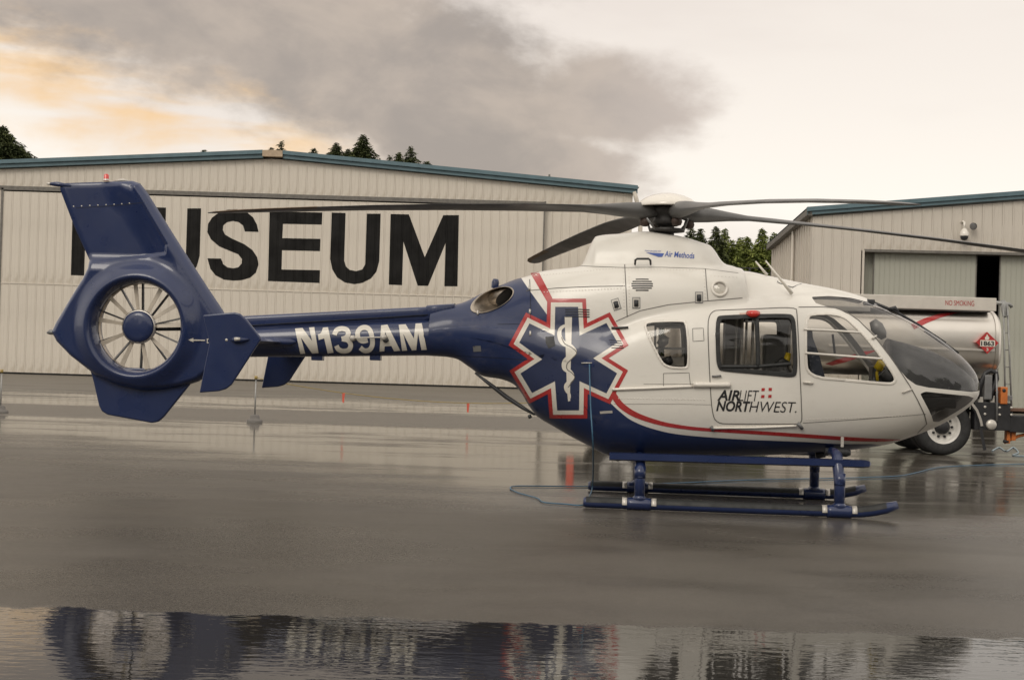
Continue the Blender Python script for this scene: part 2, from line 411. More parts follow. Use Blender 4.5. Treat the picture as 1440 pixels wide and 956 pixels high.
def pchip(xs, ys):
    o = np.argsort(xs); xs = np.array(xs, float)[o]; ys = np.array(ys, float)[o]
    h = np.diff(xs); d = np.diff(ys) / h; n = len(xs); mm = np.zeros(n)
    for i in range(1, n - 1):
        if d[i - 1] * d[i] > 0:
            w1 = 2 * h[i] + h[i - 1]; w2 = h[i] + 2 * h[i - 1]
            mm[i] = (w1 + w2) / (w1 / d[i - 1] + w2 / d[i])
    mm[0] = d[0]; mm[-1] = d[-1]
    def f(x):
        x = np.clip(x, xs[0], xs[-1]); i = np.clip(np.searchsorted(xs, x) - 1, 0, n - 2)
        t = (x - xs[i]) / h[i]
        return ((2 * t**3 - 3 * t**2 + 1) * ys[i] + (t**3 - 2 * t**2 + t) * h[i] * mm[i] + (-2 * t**3 + 3 * t**2) * ys[i + 1] + (t**3 - t**2) * h[i] * mm[i + 1])
    return f
XT = H1(1378.5, 547)[0]              # nose tip
def umap(x): return -np.sqrt(np.maximum(XT - x, 0))
def zprof(pts, yl=0.0, warp=False):
    xs, zs = zip(*[H1(p[0], p[1], yl) for p in pts])
    if warp: xs = [float(umap(np.array(x))) for x in xs]; g = pchip(xs, zs); return lambda x: g(umap(x))
    return pchip(xs, zs)
def vprof(pts, warp=False):
    xs = [H1(p[0], 480)[0] for p in pts]; vs = [p[1] for p in pts]
    if warp: xs = [float(umap(np.array(x))) for x in xs]; g = pchip(xs, vs); return lambda x: g(umap(x))
    return pchip(xs, vs)
def comp(top, bot, cen, wid, nt, nb, x0, x1):
    lo, hi = H1(x0, 480)[0], H1(x1, 480)[0]
    def f(x, y, z):
        c = cen(x); w = np.maximum(wid(x), 1e-4)
        h = np.where(z > c, np.maximum(top(x) - c, 1e-4), np.maximum(c - bot(x), 1e-4)); n = np.where(z > c, nt(x), nb(x))
        v = ((np.abs(y) / w)**n + (np.abs(z - c) / h)**n)**(1 / n) - 1
        v = v * np.minimum(np.minimum(w, h), 0.6)
        return np.where((x < lo) | (x > hi), 9.0, v)
    return f
K = lambda v: (lambda x: v + 0 * x)
pod = comp(
    zprof([(1378.5, 547), (1377, 537), (1370, 522), (1358, 507), (1340, 491), (1300, 463), (1260, 441.5), (1225, 427), (1190, 417), (1150, 412), (1110, 411), (1044, 414), (989, 421), (920, 433), (880, 446), (850, 462), (800, 470), (740, 460), (690, 450), (640, 440), (600, 446)], warp=True),
    zprof([(1378.5, 548), (1376, 555), (1366, 567), (1345, 583), (1318, 598), (1278, 614), (1240, 625), (1180, 633), (1100, 638), (1000, 641), (900, 641.5), (862, 640), (820, 622), (780, 600), (756, 585), (744, 570), (734, 553), (722, 540), (704, 533), (680, 529), (660, 516), (640, 504), (620, 501), (600, 500)], warp=True),
    zprof([(1378.5, 547.5), (1360, 549), (1300, 545), (1200, 535), (1000, 530), (880, 525), (800, 508), (740, 495), (690, 480), (640, 473), (600, 473)], warp=True),
    vprof([(1378.5, 0.004), (1374, .155), (1362, .31), (1340, .455), (1300, .60), (1250, .705), (1200, .755), (1100, .78), (950, .78), (900, .772), (850, .735), (800, .66), (740, .50), (700, .385), (660, .275), (635, .22), (600, .20)], warp=True),
    vprof([(1378, 2.0), (1340, 2.1), (1260, 2.3), (1180, 2.9), (1100, 3.4), (900, 3.4), (800, 2.6), (700, 2.1), (600, 2.0)]),
    vprof([(1378, 2.0), (1300, 2.3), (1200, 2.7), (900, 2.7), (800, 2.4), (700, 2.1), (600, 2.0)]), 600, 1378.4)
cowl = comp(
    zprof([(1049, 425), (1046.5, 405), (1044, 386), (1041, 381.5), (1025, 378), (1000, 377), (962, 376.5), (875, 374), (830, 374.5), (800, 377.5), (762, 382), (744, 388), (725, 393), (700, 403), (675, 414), (655, 424), (640, 430), (620, 434), (600, 440)]),
    zprof([(1049, 480), (900, 520), (800, 530), (700, 490), (600, 480)]),
    zprof([(1049, 440), (900, 450), (850, 470), (740, 465), (680, 460), (600, 465)]),
    vprof([(1049, .5), (1042, .57), (1000, .60), (900, .615), (860, .62), (800, .60), (760, .545), (740, .49), (700, .37), (660, .25), (635, .19), (600, .15)]),
    vprof([(1049, 3.4), (900, 3.4), (800, 2.9), (740, 2.3), (700, 2.0), (600, 2.0)]), K(2.5), 600, 1049)
mastf = comp(
    zprof([(1040, 400), (1029, 378), (1022, 374), (1015, 368), (1004, 352), (998, 345.5), (985, 341), (962, 334), (929, 328), (909, 326), (873, 329), (838, 333), (833, 340), (829, 348), (824, 361), (819, 373), (810, 392)]),
    K(1.9), K(2.0), vprof([(1040, .30), (1020, .36), (980, .41), (900, .43), (840, .40), (810, .34)]), K(2.7), K(2.0), 810, 1040)
ridge = comp(
    zprof([(1245, 452), (1228, 430), (1200, 417.5), (1180, 411), (1150, 403.5), (1110, 394.5), (1080, 388), (1048, 381.5), (1040, 381), (1000, 385)]),
    K(1.8), K(1.9), vprof([(1245, .10), (1200, .24), (1150, .36), (1100, .44), (1044, .47), (1000, .47)]), K(2.3), K(2.0), 1000, 1245)
def smin(a, b, k):
    h = np.clip(0.5 + 0.5 * (b - a) / k, 0, 1); return b * (1 - h) + a * h - k * h * (1 - h)
def F_skin(x, y, z):
    rear = np.clip((H1(880, 480)[0] - x) / 0.5, 0, 1)
    a = pod(x, y, z); bq = cowl(x, y, z)
    v = smin(a, bq, 0.025 + 0.13 * rear)
    v = smin(v, mastf(x, y, z), 0.05)
    return smin(v, ridge(x, y, z), 0.09)
# tail boom
boomf = comp(
    zprof([(300, 462), (345, 458.5), (450, 453), (600, 447), (650, 444)]), zprof([(300, 502), (345, 502), (450, 501.5), (600, 500), (650, 503)]),
    zprof([(300, 482), (345, 480), (600, 474), (650, 474)]), vprof([(300, .165), (345, .17), (600, .20), (650, .21)]), K(2.0), K(2.1), 298, 650)
def halfw(x, z, fn=None):
    fn = fn or F_skin
    lo = np.zeros_like(x); hi = np.full_like(x, 0.95)
    for _ in range(22):
        md = (lo + hi) / 2; ins = fn(x, md, z) < 0
        lo = np.where(ins, md, lo); hi = np.where(ins, hi, md)
    return lo
def F_all(x, y, z): return np.minimum(F_skin(x, y, z), boomf(x, y, z))
def S(px, py, fn=None):
    """pixel -> point on the near skin"""
    px = np.atleast_1d(np.asarray(px, float)); py = np.atleast_1d(np.asarray(py, float))
    y = np.full(px.shape, -0.6)
    for _ in range(9):
        d = ray(px, py) @ Rinv.T; t = (y - CL[1]) / d[:, 1]; P = CL + d * t[:, None]
        y = 0.35 * y + 0.65 * (-halfw(P[:, 0], P[:, 2], fn or F_all))
    return np.stack([P[:, 0], y, P[:, 2]], 1)
def S2(pts, fn=None):
    a = np.array(pts, float); P = S(a[:, 0], a[:, 1], fn); return [(p[0], p[2]) for p in P]
def grad(fn, P, e=0.004):
    x, y, z = P[:, 0], P[:, 1], P[:, 2]
    g = np.stack([fn(x + e, y, z) - fn(x - e, y, z), fn(x, y + e, z) - fn(x, y - e, z), fn(x, y, z + e) - fn(x, y, z - e)], 1)
    return g / np.maximum(np.linalg.norm(g, axis=1, keepdims=True), 1e-9)
def sdf(x, z, poly):
    """signed distance to a polygon, negative inside"""
    P = np.array(poly, float); n = len(P); d = np.full(x.shape, 1e9); ins = np.zeros(x.shape, bool)
    for i in range(n):
        a = P[i]; b2 = P[(i + 1) % n]; e = b2 - a
        wx, wz = x - a[0], z - a[1]
        t = np.clip((wx * e[0] + wz * e[1]) / max(e @ e, 1e-12), 0, 1)
        d = np.minimum(d, np.hypot(wx - e[0] * t, wz - e[1] * t))
        c = ((a[1] > z) != (b2[1] > z)) & (x < (b2[0] - a[0]) * (z - a[1]) / (b2[1] - a[1] + 1e-15) + a[0])
        ins ^= c
    return np.where(ins, -d, d)
def smooth_poly(pts, it=2):
    P = [np.array(p, float) for p in pts]
    for _ in range(it):
        Q = []
        for i in range(len(P)):
            a, b2 = P[i], P[(i + 1) % len(P)]; Q += [a * .75 + b2 * .25, a * .25 + b2 * .75]
        P = Q
    return P
def crpts(P_, first=0, n=6):
    """Catmull-Rom through the points from index first on"""
    head = [tuple(p) for p in P_[:first]]; Q = [np.array(p, float) for p in P_[first:]]; Q = [Q[0]] + Q + [Q[-1]]; o_ = []
    for i in range(1, len(Q) - 2):
        for t in np.linspace(0, 1, n, endpoint=False):
            p0, p1, p2, p3 = Q[i - 1:i + 3]; o_.append(tuple(.5 * ((2 * p1) + (-p0 + p2) * t + (2 * p0 - 5 * p1 + 4 * p2 - p3) * t**2 + (-p0 + 3 * p1 - 3 * p2 + p3) * t**3)))
    return head + o_ + [tuple(Q[-2])]
def clip(A, Fs, s):
    """keep the part of the mesh where s>0. A = per vertex array (n,k)"""
    ins = s > 0; k = ins[Fs].sum(1)
    keep = Fs[k == 3]; part = Fs[(k == 1) | (k == 2)]
    newV = []; cache = {}; base = len(A); outF = []
    def cut(i, j):
        key = (i, j) if i < j else (j, i)
        if key not in cache:
            t = s[i] / (s[i] - s[j]); cache[key] = base + len(newV); newV.append(A[i] + (A[j] - A[i]) * t)
        return cache[key]
    for f in part:
        pl = []
        for q in range(3):
            i, j = int(f[q]), int(f[(q + 1) % 3])
            if ins[i]: pl.append(i)
            if ins[i] != ins[j]: pl.append(cut(i, j))
        for q in range(1, len(pl) - 1): outF.append((pl[0], pl[q], pl[q + 1]))
    A2 = np.vstack([A] + ([np.array(newV)] if newV else []))
    F2 = np.vstack([keep] + ([np.array(outF)] if outF else [])) if (len(keep) or outF) else np.zeros((0, 3), int)
    used = np.unique(F2); mp = -np.ones(len(A2), int); mp[used] = np.arange(len(used))
    return A2[used], mp[F2]

heli = empty('helicopter', tuple(HO), YAW)
tag(heli, 'blue and white air ambulance helicopter with enclosed tail fan parked on skids on wet tarmac', 'helicopter')

# stations and skin grid
xa, xb = H1(606, 480)[0], XT
st = list(np.arange(xa, xb - 0.30, 0.022)) + [xb - 0.30 * (1 - q)**2 for q in np.linspace(0, 0.985, 34)]
xc = H1(1046, 400)[0]
st = sorted(st + list(np.linspace(xc - 0.04, xc + 0.03, 14)))
st = np.array(st); NTH = 340
th = np.linspace(0, 2 * math.pi, NTH, endpoint=False)
cenf = zprof([(1378.5, 547.5), (1360, 546), (1300, 530), (1200, 515), (1000, 505), (880, 500), (800, 490), (740, 480), (690, 470), (640, 468), (600, 470)], warp=True)
X, TH = np.meshgrid(st, th, indexing='ij'); ZC = cenf(X); sx, cz = np.sin(TH), np.cos(TH)
lo = np.zeros_like(X); hi = np.full_like(X, 2.0)
for _ in range(22):
    md = (lo + hi) / 2; ins = F_skin(X, md * sx, ZC + md * cz) < 0
    lo = np.where(ins, md, lo); hi = np.where(ins, hi, md)
P = np.stack([X, lo * sx, ZC + lo * cz], -1).reshape(-1, 3)
Nn = grad(F_skin, P)
ns = len(st)
I = np.arange(ns - 1)[:, None] * NTH + np.arange(NTH)[None, :]; J = np.arange(ns - 1)[:, None] * NTH + (np.arange(NTH)[None, :] + 1) % NTH
q0, q1, q2, q3 = I.ravel(), J.ravel(), (J + NTH).ravel(), (I + NTH).ravel()
FT = np.vstack([np.stack([q0, q1, q2], 1), np.stack([q0, q2, q3], 1)])
# close the nose tip
tipi = len(P); P = np.vstack([P, [[XT, 0, float(cenf(np.array(XT)))]]]); Nn = np.vstack([Nn, [[1, 0, 0]]])
e0 = (ns - 1) * NTH
FT = np.vstack([FT, [[e0 + j, e0 + (j + 1) % NTH, tipi] for j in range(NTH)]])
# make face orientation outward
fa = P[FT[:, 0]]; fn_ = np.cross(P[FT[:, 1]] - fa, P[FT[:, 2]] - fa)
flip = (fn_ * Nn[FT[:, 0]]).sum(1) < 0
FT[flip] = FT[flip][:, ::-1]

blue_line = S2(crpts([(733, 391), (769, 442), (800, 500), (858, 566), (871, 578), (889, 591.4), (918.6, 603), (959.6, 611.3), (1035, 617.2), (1100, 620), (1139.7, 621.6), (1176.7, 624), (1225, 624)], 3, 6))
x0b, z0b = blue_line[0]; xe, ze = blue_line[-1]
blue_poly = [(x0b - .12, z0b + .22)] + blue_line + [(xe + .15, ze - .02), (xe + 0.1, -1), (-9, -1), (-9, z0b + .5)]
liv = -sdf(P[:, 0], P[:, 2], blue_poly)
# windows
w_rear = smooth_poly(S2([(906, 458), (912, 453), (958, 452), (965, 454), (968, 514), (962, 517), (938, 515), (929, 506)]), 2)
w_door = smooth_poly(S2([(1007, 447), (1016, 444.5), (1106, 442), (1117, 445), (1119, 470), (1121, 526), (1114, 530), (1090, 527.5), (1020, 521.5), (1009, 519), (1007, 490)]), 2)
w_cock = smooth_poly(S2([(1134, 445), (1150, 442.5), (1172, 442.5), (1188, 447), (1203, 461), (1216, 474), (1237, 501), (1257, 528), (1258, 538), (1243, 538), (1190, 533), (1137, 528.5), (1134, 500)]), 2)
low = S2([(1141, 417.5), (1147, 426), (1160, 430.5), (1178, 434.5), (1197, 443.5), (1217, 459), (1238, 483), (1259, 513), (1276, 532.5), (1288, 541), (1305, 544.8), (1340, 548.5), (1366, 551)])
w_wind = [H1(1385, 548), H1(1400, 500), H1(1300, 430), H1(1232, 400), H1(1214, 426), H1(1190, 420.5), H1(1165, 416.5, -.4), ] + low
chin = smooth_poly(S2([(1292, 549.5), (1330, 553.5), (1371, 557.5), (1364, 566.5), (1342, 581), (1313, 597), (1308, 580), (1300, 565)]), 1)
ex_c = (692.5, 421.5); ex_a, ex_b, ex_r = 32.5, 13.8, R(-25)
ell = [(ex_c[0] + ex_a * math.cos(t) * math.cos(ex_r) - ex_b * math.sin(t) * math.sin(ex_r), ex_c[1] + ex_a * math.cos(t) * math.sin(ex_r) + ex_b * math.sin(t) * math.cos(ex_r)) for t in np.linspace(0, 2 * math.pi, 36, endpoint=False)]
exh = S2(ell)
ALL = np.hstack([P, Nn, liv[:, None]])
def cut_out(A, Fs, s):   # remove where s<0
    return clip(A, Fs, s)
A_, F_ = ALL, FT
for poly, nm in ((w_rear, 'rear'), (w_door, 'door'), (w_cock, 'cock'), (chin, 'chin'), (exh, 'exh')):
    s_ = sdf(A_[:, 0], A_[:, 2], poly)
    A_, F_ = clip(A_, F_, s_)
post = 0.022
s_ = np.maximum(sdf(A_[:, 0], A_[:, 2], w_wind), post - np.abs(A_[:, 1]))
A_, F_ = clip(A_, F_, s_)
fus = mesh_obj('fuselage', A_[:, :3], F_, M['fuselage'], heli, normals=A_[:, 3:6])
at_ = fus.data.attributes.new('livery', 'FLOAT', 'POINT'); at_.data.foreach_set('value', A_[:, 6].astype(np.float32))
fus['label'] = 'white and blue fuselage shell'

def piece(name, polys, mt, off, ring=None, side=0, post_w=None, parent=None):
    """part of the skin inside a polygon, moved out by off; ring=(outer, inner) makes a frame instead"""
    s = sdf(P[:, 0], P[:, 2], polys)
    if post_w is not None: s = np.maximum(s, post_w - np.abs(P[:, 1]))
    A0 = np.hstack([P, Nn, s[:, None]])
    o_, i_ = ring if ring else (0.0, None)
    A1, F1 = clip(A0, FT, o_ - A0[:, 6])
    if i_ is not None: A1, F1 = clip(A1, F1, A1[:, 6] + i_)
    if side: A1, F1 = clip(A1, F1, A1[:, 1] * side)
    V = A1[:, :3] + A1[:, 3:6] * off
    o = mesh_obj(name, V, F1, mt, parent or heli, normals=A1[:, 3:6])
    if ring:
        md_ = o.modifiers.new('solid', 'SOLIDIFY'); md_.thickness = 0.012; md_.offset = -1
    return o
for sd_ in (-1, 1):
    w = piece('side_window', w_rear, M['glass'], -0.006, side=sd_); w['label'] = 'tapered rear quarter window'
    piece('window_frame', w_rear, M['white'], 0.006, ring=(0.022, 0.004), side=sd_, parent=w)
    w = piece('side_window', w_door, M['glass'], -0.012, side=sd_); w['label'] = 'black framed sliding door window'
    piece('window_frame', w_door, M['rubber'], 0.012, ring=(0.006, 0.040), side=sd_, parent=w)
    w = piece('side_window', w_cock, M['glass'], -0.006, side=sd_); w['label'] = 'cockpit door window with two white bars'
    piece('window_frame', w_cock, M['white'], 0.005, ring=(0.026, 0.004), side=sd_, parent=w)
    w = piece('windshield', w_wind, M['glass'], -0.004, side=sd_, post_w=post)
    piece('chin_window', chin, M['glass_dark'], -0.004, side=sd_)

# generic decal: 2-d polygons in pixels laid on the near skin
def grid_cut(V2, T2, step):
    bm = bmesh.new(); vs = [bm.verts.new((v[0], v[1], 0)) for v in V2]
    for t in T2:
        try: bm.faces.new([vs[i] for i in t])
        except ValueError: pass
    a = np.array(V2)
    for ax in (0, 1):
        k0 = math.ceil(a[:, ax].min() / step); k1 = math.floor(a[:, ax].max() / step)
        nrm = (1, 0, 0) if ax == 0 else (0, 1, 0)
        for k in range(k0, k1 + 1):
            bmesh.ops.bisect_plane(bm, geom=bm.verts[:] + bm.edges[:] + bm.faces[:], plane_co=(k * step if ax == 0 else 0, k * step if ax == 1 else 0, 0), plane_no=nrm)
    bmesh.ops.triangulate(bm, faces=bm.faces[:]); bm.verts.index_update()
    V = np.array([v.co[:2] for v in bm.verts]); Fs = [[v.index for v in f.verts] for f in bm.faces]; bm.free()
    return V, Fs
def skin_mesh(name, V2, T2, mt, off=0.0025, step=3.5, parent=None, fn=None):
    V, Fs = grid_cut(V2, T2, step)
    fq = fn or F_all
    Q = S(V[:, 0], V[:, 1], fq); Nq = grad(fq, Q)
    Fo = []
    Vp = Q + Nq * off
    for f in Fs:
        a, b_, c_ = (Vp[i] for i in f); n = np.cross(b_ - a, c_ - a)
        Fo.append(f if n @ Nq[f[0]] > 0 else f[::-1])
    return mesh_obj(name, Vp, Fo, mt, parent or heli, normals=Nq)
def decal(name, poly, mt, off=0.0025, step=3.5, parent=None, fn=None):
    T2 = tessellate_polygon([[Vector((p[0], p[1], 0)) for p in poly]])
    return skin_mesh(name, poly, T2, mt, off, step, parent, fn)
def text2d(s, bold=0.0, shear=0.0, space=1.0):
    cu = bpy.data.curves.new('txt', 'FONT'); cu.body = s; cu.offset = bold; cu.shear = shear; cu.space_character = space; cu.fill_mode = 'FRONT'; cu.resolution_u = 4
    o = bpy.data.objects.new('txt', cu); COL.objects.link(o)
    dg = bpy.context.evaluated_depsgraph_get(); me = o.evaluated_get(dg).to_mesh()
    V = np.array([v.co[:2] for v in me.vertices]); Fs = [list(p.vertices) for p in me.polygons]
    o.evaluated_get(dg).to_mesh_clear(); bpy.data.objects.remove(o); bpy.data.curves.remove(cu)
    return V, Fs
def text_px(s, x0, y0, x1, y1, h, bold=0.0, shear=0.0, space=1.0, lean=0.0):
    """text as pixels: baseline from (x0,y0) to (x1,y1), capital height h"""
    V, Fs = text2d(s, bold, shear, space)
    mn, mx_ = V.min(0), V.max(0); u = (V[:, 0] - mn[0]) / (mx_[0] - mn[0]); v = (V[:, 1] - mn[1]) / (mx_[1] - mn[1])
    px = x0 + (x1 - x0) * u + lean * v * h; py = y0 + (y1 - y0) * u - v * h
    return np.stack([px, py], 1), Fs
def ribbon(name, pts, w, mt, off=0.003, fn=None, parent=None, closed=False):
    """thin strip along pixels on the skin, width w in metres"""
    pts = [np.array(p, float) for p in pts]
    if closed: pts.append(pts[0])
    Q = []
    for a, b_ in zip(pts[:-1], pts[1:]):
        n = max(1, int(np.linalg.norm(b_ - a) / 2.5)); Q += [a + (b_ - a) * i / n for i in range(n)]
    Q.append(pts[-1]); Q = np.array(Q); fq = fn or F_all
    C_ = S(Q[:, 0], Q[:, 1], fq); Tn = np.gradient(C_, axis=0); Tn /= np.maximum(np.linalg.norm(Tn, axis=1, keepdims=True), 1e-9)
    Nq = grad(fq, C_); B = np.cross(Tn, Nq); B /= np.maximum(np.linalg.norm(B, axis=1, keepdims=True), 1e-9)
    V = np.vstack([C_ + B * w / 2 + Nq * off, C_ - B * w / 2 + Nq * off]); n = len(C_)
    Fs = [(i, i + 1, n + i + 1, n + i) for i in range(n - 1)]
    return mesh_obj(name, V, Fs, mt, parent or heli, normals=np.vstack([Nq, Nq]))

# star emblem
Z3 = lambda pts: [(620 + x / 3.187, 360 + y / 3.187) for x, y in pts]
star = Z3([(513, 228), (615, 228), (622, 357), (742, 300), (792, 388), (683, 458), (790, 525), (742, 615), (622, 560), (620, 690), (522, 690), (512, 560), (410, 612), (358, 525), (455, 462), (352, 388), (398, 302), (510, 357)])
def offset_poly(poly, d):
    P_ = [np.array(p, float) for p in poly]; n = len(P_); out_ = []
    ar = sum(P_[i][0] * P_[(i + 1) % n][1] - P_[(i + 1) % n][0] * P_[i][1] for i in range(n)); sg = 1 if ar > 0 else -1
    for i in range(n):
        a, b_, c_ = P_[i - 1], P_[i], P_[(i + 1) % n]
        e1 = (b_ - a) / np.linalg.norm(b_ - a); e2 = (c_ - b_) / np.linalg.norm(c_ - b_)
        n1 = np.array((e1[1], -e1[0])) * sg; n2 = np.array((e2[1], -e2[0])) * sg
        mt_ = (n1 + n2); mt_ = mt_ / (mt_ @ n1) if abs(mt_ @ n1) > .25 else mt_
        mt_ = (n1 + n2) / max(1 + n1 @ n2, 0.3)
        out_.append(tuple(b_ + mt_ * d))
    return out_
em = decal('star_emblem', offset_poly(star, 11.6), M['red'], 0.0030)
em['label'] = 'six pointed medical star with staff and snake'
decal('emblem_border', offset_poly(star, 6.2), M['decal_white'], 0.0045, parent=em)
decal('emblem_field', star, M['decal_blue'], 0.0060, parent=em)
decal('emblem_staff', Z3([(555, 272), (588, 274), (580, 600), (581, 648), (571, 650), (566, 600)]), M['decal_white'], 0.0075, parent=em)
def stroke(pts, wid, n=6):
    """thick tapered stroke through points (Catmull-Rom)"""
    P_ = [np.array(p, float) for p in pts]; P_ = [P_[0]] + P_ + [P_[-1]]; C_ = []
    for i in range(1, len(P_) - 2):
        for t in np.linspace(0, 1, n, endpoint=False):
            p0, p1, p2, p3 = P_[i - 1:i + 3]
            C_.append(.5 * ((2 * p1) + (-p0 + p2) * t + (2 * p0 - 5 * p1 + 4 * p2 - p3) * t**2 + (-p0 + 3 * p1 - 3 * p2 + p3) * t**3))
    C_.append(P_[-2]); C_ = np.array(C_); Tn = np.gradient(C_, axis=0); Tn /= np.maximum(np.linalg.norm(Tn, axis=1, keepdims=True), 1e-9)
    B = np.stack([-Tn[:, 1], Tn[:, 0]], 1); w = np.interp(np.linspace(0, 1, len(C_)), np.linspace(0, 1, len(wid)), wid)[:, None] / 2
    L, Rr = C_ + B * w, C_ - B * w; n_ = len(C_)
    V = np.vstack([L, Rr]); return V, [(i, i + 1, n_ + i + 1, n_ + i) for i in range(n_ - 1)]
V_, T_ = stroke([(578, 318), (558, 312), (536, 328), (532, 358), (546, 388), (578, 405), (598, 430), (578, 452), (556, 474), (556, 502), (578, 518), (590, 540), (575, 562), (560, 582), (565, 604), (578, 618), (580, 636)], [8, 16, 22, 24, 24, 22, 20, 16, 12, 7])
skin_mesh('emblem_snake', np.array(Z3(V_)), T_, M['decal_white'], 0.009, parent=em)
V_, T_ = stroke([(532, 362), (546, 391), (578, 409), (600, 432), (580, 457), (558, 480), (558, 505), (580, 522), (592, 542), (577, 566), (562, 586)], [3, 4, 4, 3])
skin_mesh('emblem_snake_shade', np.array(Z3([(x + 9, y + 2) for x, y in V_])), T_, M['seam'], 0.0105, parent=em)

# livery stripes
decal('stripe', [(746, 384.6), (757.5, 382.5), (777, 419.6), (769.5, 424.5)], M['red'], 0.0035)
V_, T_ = stroke([(862, 552), (866, 560), (875, 571), (895, 583.5), (928, 594.5), (960, 600.3), (995, 603.8), (1065, 608), (1140, 613), (1200, 617), (1240, 618.5), (1266, 618)], [7, 8.5, 8.5, 7.5, 6, 5, 4.7, 5, 5.3, 5.3, 4, 1]); skin_mesh('stripe', V_, T_, M['red'], 0.0035)

# lettering
def put_text(name, s, args, mt, off=0.004, step=3.0, parent=None, **kw):
    V, Fs = text_px(s, *args, **kw); return skin_mesh(name, V, Fs, mt, off, step, parent or heli)
Z2 = lambda pts: [(340 + x / 3.6, 380 + y / 3.6) for x, y in pts]
boom_off = .008
rl = decal('registration_letter', Z2([(270, 297), (308, 294), (357, 358), (341, 292), (368, 290), (389, 417), (357, 419), (300, 340), (322, 420), (297, 421)]), M['decal_white'], boom_off)
decal('registration_letter', Z2([(386, 326), (402, 318), (412, 292), (437, 290), (465, 415), (435, 418), (418, 345), (390, 353)]), M['decal_white'], boom_off)
def glyph(pts, w, off):
    V_, T_ = stroke(pts, [w]); return skin_mesh('registration_letter', np.array(Z2(V_)), T_, M['decal_white'], off)
glyph([(470, 328), (480, 306), (505, 297), (532, 303), (540, 322), (528, 341), (506, 348)], 24, boom_off)
glyph([(508, 347), (538, 354), (552, 376), (543, 400), (515, 407), (490, 398), (480, 380)], 24, boom_off + .0015)
glyph([(638, 353), (612, 358), (592, 345), (587, 318), (601, 297), (628, 291), (650, 306), (661, 345), (661, 378), (647, 400), (622, 405), (600, 390)], 24, boom_off)
Aout = Z2([(698, 410), (706, 281), (738, 277), (803, 405), (772, 408), (758, 382), (724, 384), (722, 408)]); Ahole = Z2([(726, 312), (748, 358), (724, 360)])
skin_mesh('registration_letter', Aout + Ahole, tessellate_polygon([[Vector((p[0], p[1], 0)) for p in Aout], [Vector((p[0], p[1], 0)) for p in Ahole]]), M['decal_white'], boom_off)
decal('registration_letter', Z2([(795, 278), (830, 275), (872, 345), (880, 272), (912, 270), (937, 400), (910, 402), (893, 318), (884, 402), (862, 404), (818, 322), (838, 404), (812, 406)]), M['decal_white'], boom_off)
nl = put_text('name_lettering', 'AIR', (1008.5, 563, 1040.5, 563.6, 15), M['black_txt'], bold=0.028, shear=0.25); nl['label'] = 'two line operator name on the door'
put_text('name_letters', 'LIFT', (1039, 563.6, 1067.5, 564, 15), M['black_txt'], bold=-0.004, shear=0.25, parent=nl)
put_text('name_letters', 'NORT', (1007, 578, 1055.5, 579, 15), M['black_txt'], bold=0.03, shear=0.25, parent=nl)
put_text('name_letters', 'HWEST.', (1053.3, 579, 1120, 580, 15), M['black_txt'], bold=-0.004, shear=0.25, parent=nl)
for (ax_, ay_) in ((1071, 545.5), (1081, 545.2), (1070.5, 555.2), (1080.5, 555)):
    decal('red_square', [(ax_, ay_), (ax_ + 4.6, ay_), (ax_ + 4.2, ay_ + 4.2), (ax_ - .4, ay_ + 4.2)], M['red'], 0.004, parent=nl)
am = put_text('maker_lettering', 'Air Methods', (934.5, 361, 976.5, 364, 8.2), M['blue_txt'], shear=0.2, bold=0.01)
am['label'] = 'small blue operator lettering on the mast fairing'
decal('maker_mark', [(908, 355.2), (934, 356.6), (931, 361.5), (926, 361.5)], M['blue_txt'], 0.004, parent=am)
put_text('maker_mark', 'MANAGED BY', (907, 354, 930, 354.8, 2.2), M['blue_txt'], parent=am)

# panel gaps
SM, SB = M['seam'], M['seam_b']
doorp = [(995, 457), (997.7, 445), (1001, 440), (1008, 436.5), (1120.7, 431.8), (1125, 524), (1128, 594), (1117.8, 596), (1015, 596), (1005, 588), (1001, 575), (997.7, 524)]
doorp = [tuple(p) for p in smooth_poly([(995, 457), (997.7, 443), (1004, 437), (1012, 436.2), (1060, 434.5), (1119, 431.8), (1121, 440), (1125, 524), (1127.5, 580), (1127.5, 596), (1110, 596), (1030, 596), (1008, 595), (1001, 580), (997.7, 524)], 2)]
ribbon('door_gap', doorp, 0.010, SM, closed=True)
ribbon('door_gap', [(1123, 432), (1154, 431.6), (1174, 433), (1190.7, 439), (1208, 451), (1228.8, 471.7), (1256, 507), (1279, 542), (1290, 562), (1300, 583), (1303, 596), (1290, 609)], 0.011, SM)
ribbon('panel_gap', [(1129, 594.5), (1200, 590), (1250, 586), (1302, 582)], 0.006, SM)
ribbon('panel_gap', [(740, 409), (785, 405), (831, 403), (873, 402.3), (879, 402)], 0.008, SM)
ribbon('panel_gap', [(878.5, 372), (880, 400), (882, 446)], 0.009, SM)
ribbon('panel_gap', [(992, 378), (993.5, 400), (995.6, 423)], 0.009, SM)
ribbon('panel_gap', [(815, 374), (850, 375.5), (880, 376.5), (930, 376), (990, 378), (1038, 384)], 0.007, SM)
ribbon('panel_gap', [(745, 393), (746, 420), (747, 470), (749, 500)], 0.008, SB)
ribbon('panel_gap', [(866, 452), (900, 437), (940, 428.5), (985, 424), (1044, 419)], 0.008, SM)
ribbon('panel_gap', [(905, 540), (990, 540)], 0.004, SM)
ribbon('panel_gap', [(700, 456), (770, 455)], 0.005, SB)
ribbon('panel_gap', [(640, 500), (700, 503), (760, 508), (800, 545), (825, 575), (838, 595)], 0.006, SB)
ribbon('panel_gap', [(863, 568), (960, 568), (1000, 569)], 0.003, SM)
ribbon('fuel_door_gap', [(933, 525), (969, 524), (971, 542), (933, 543)], 0.006, SM, closed=True)
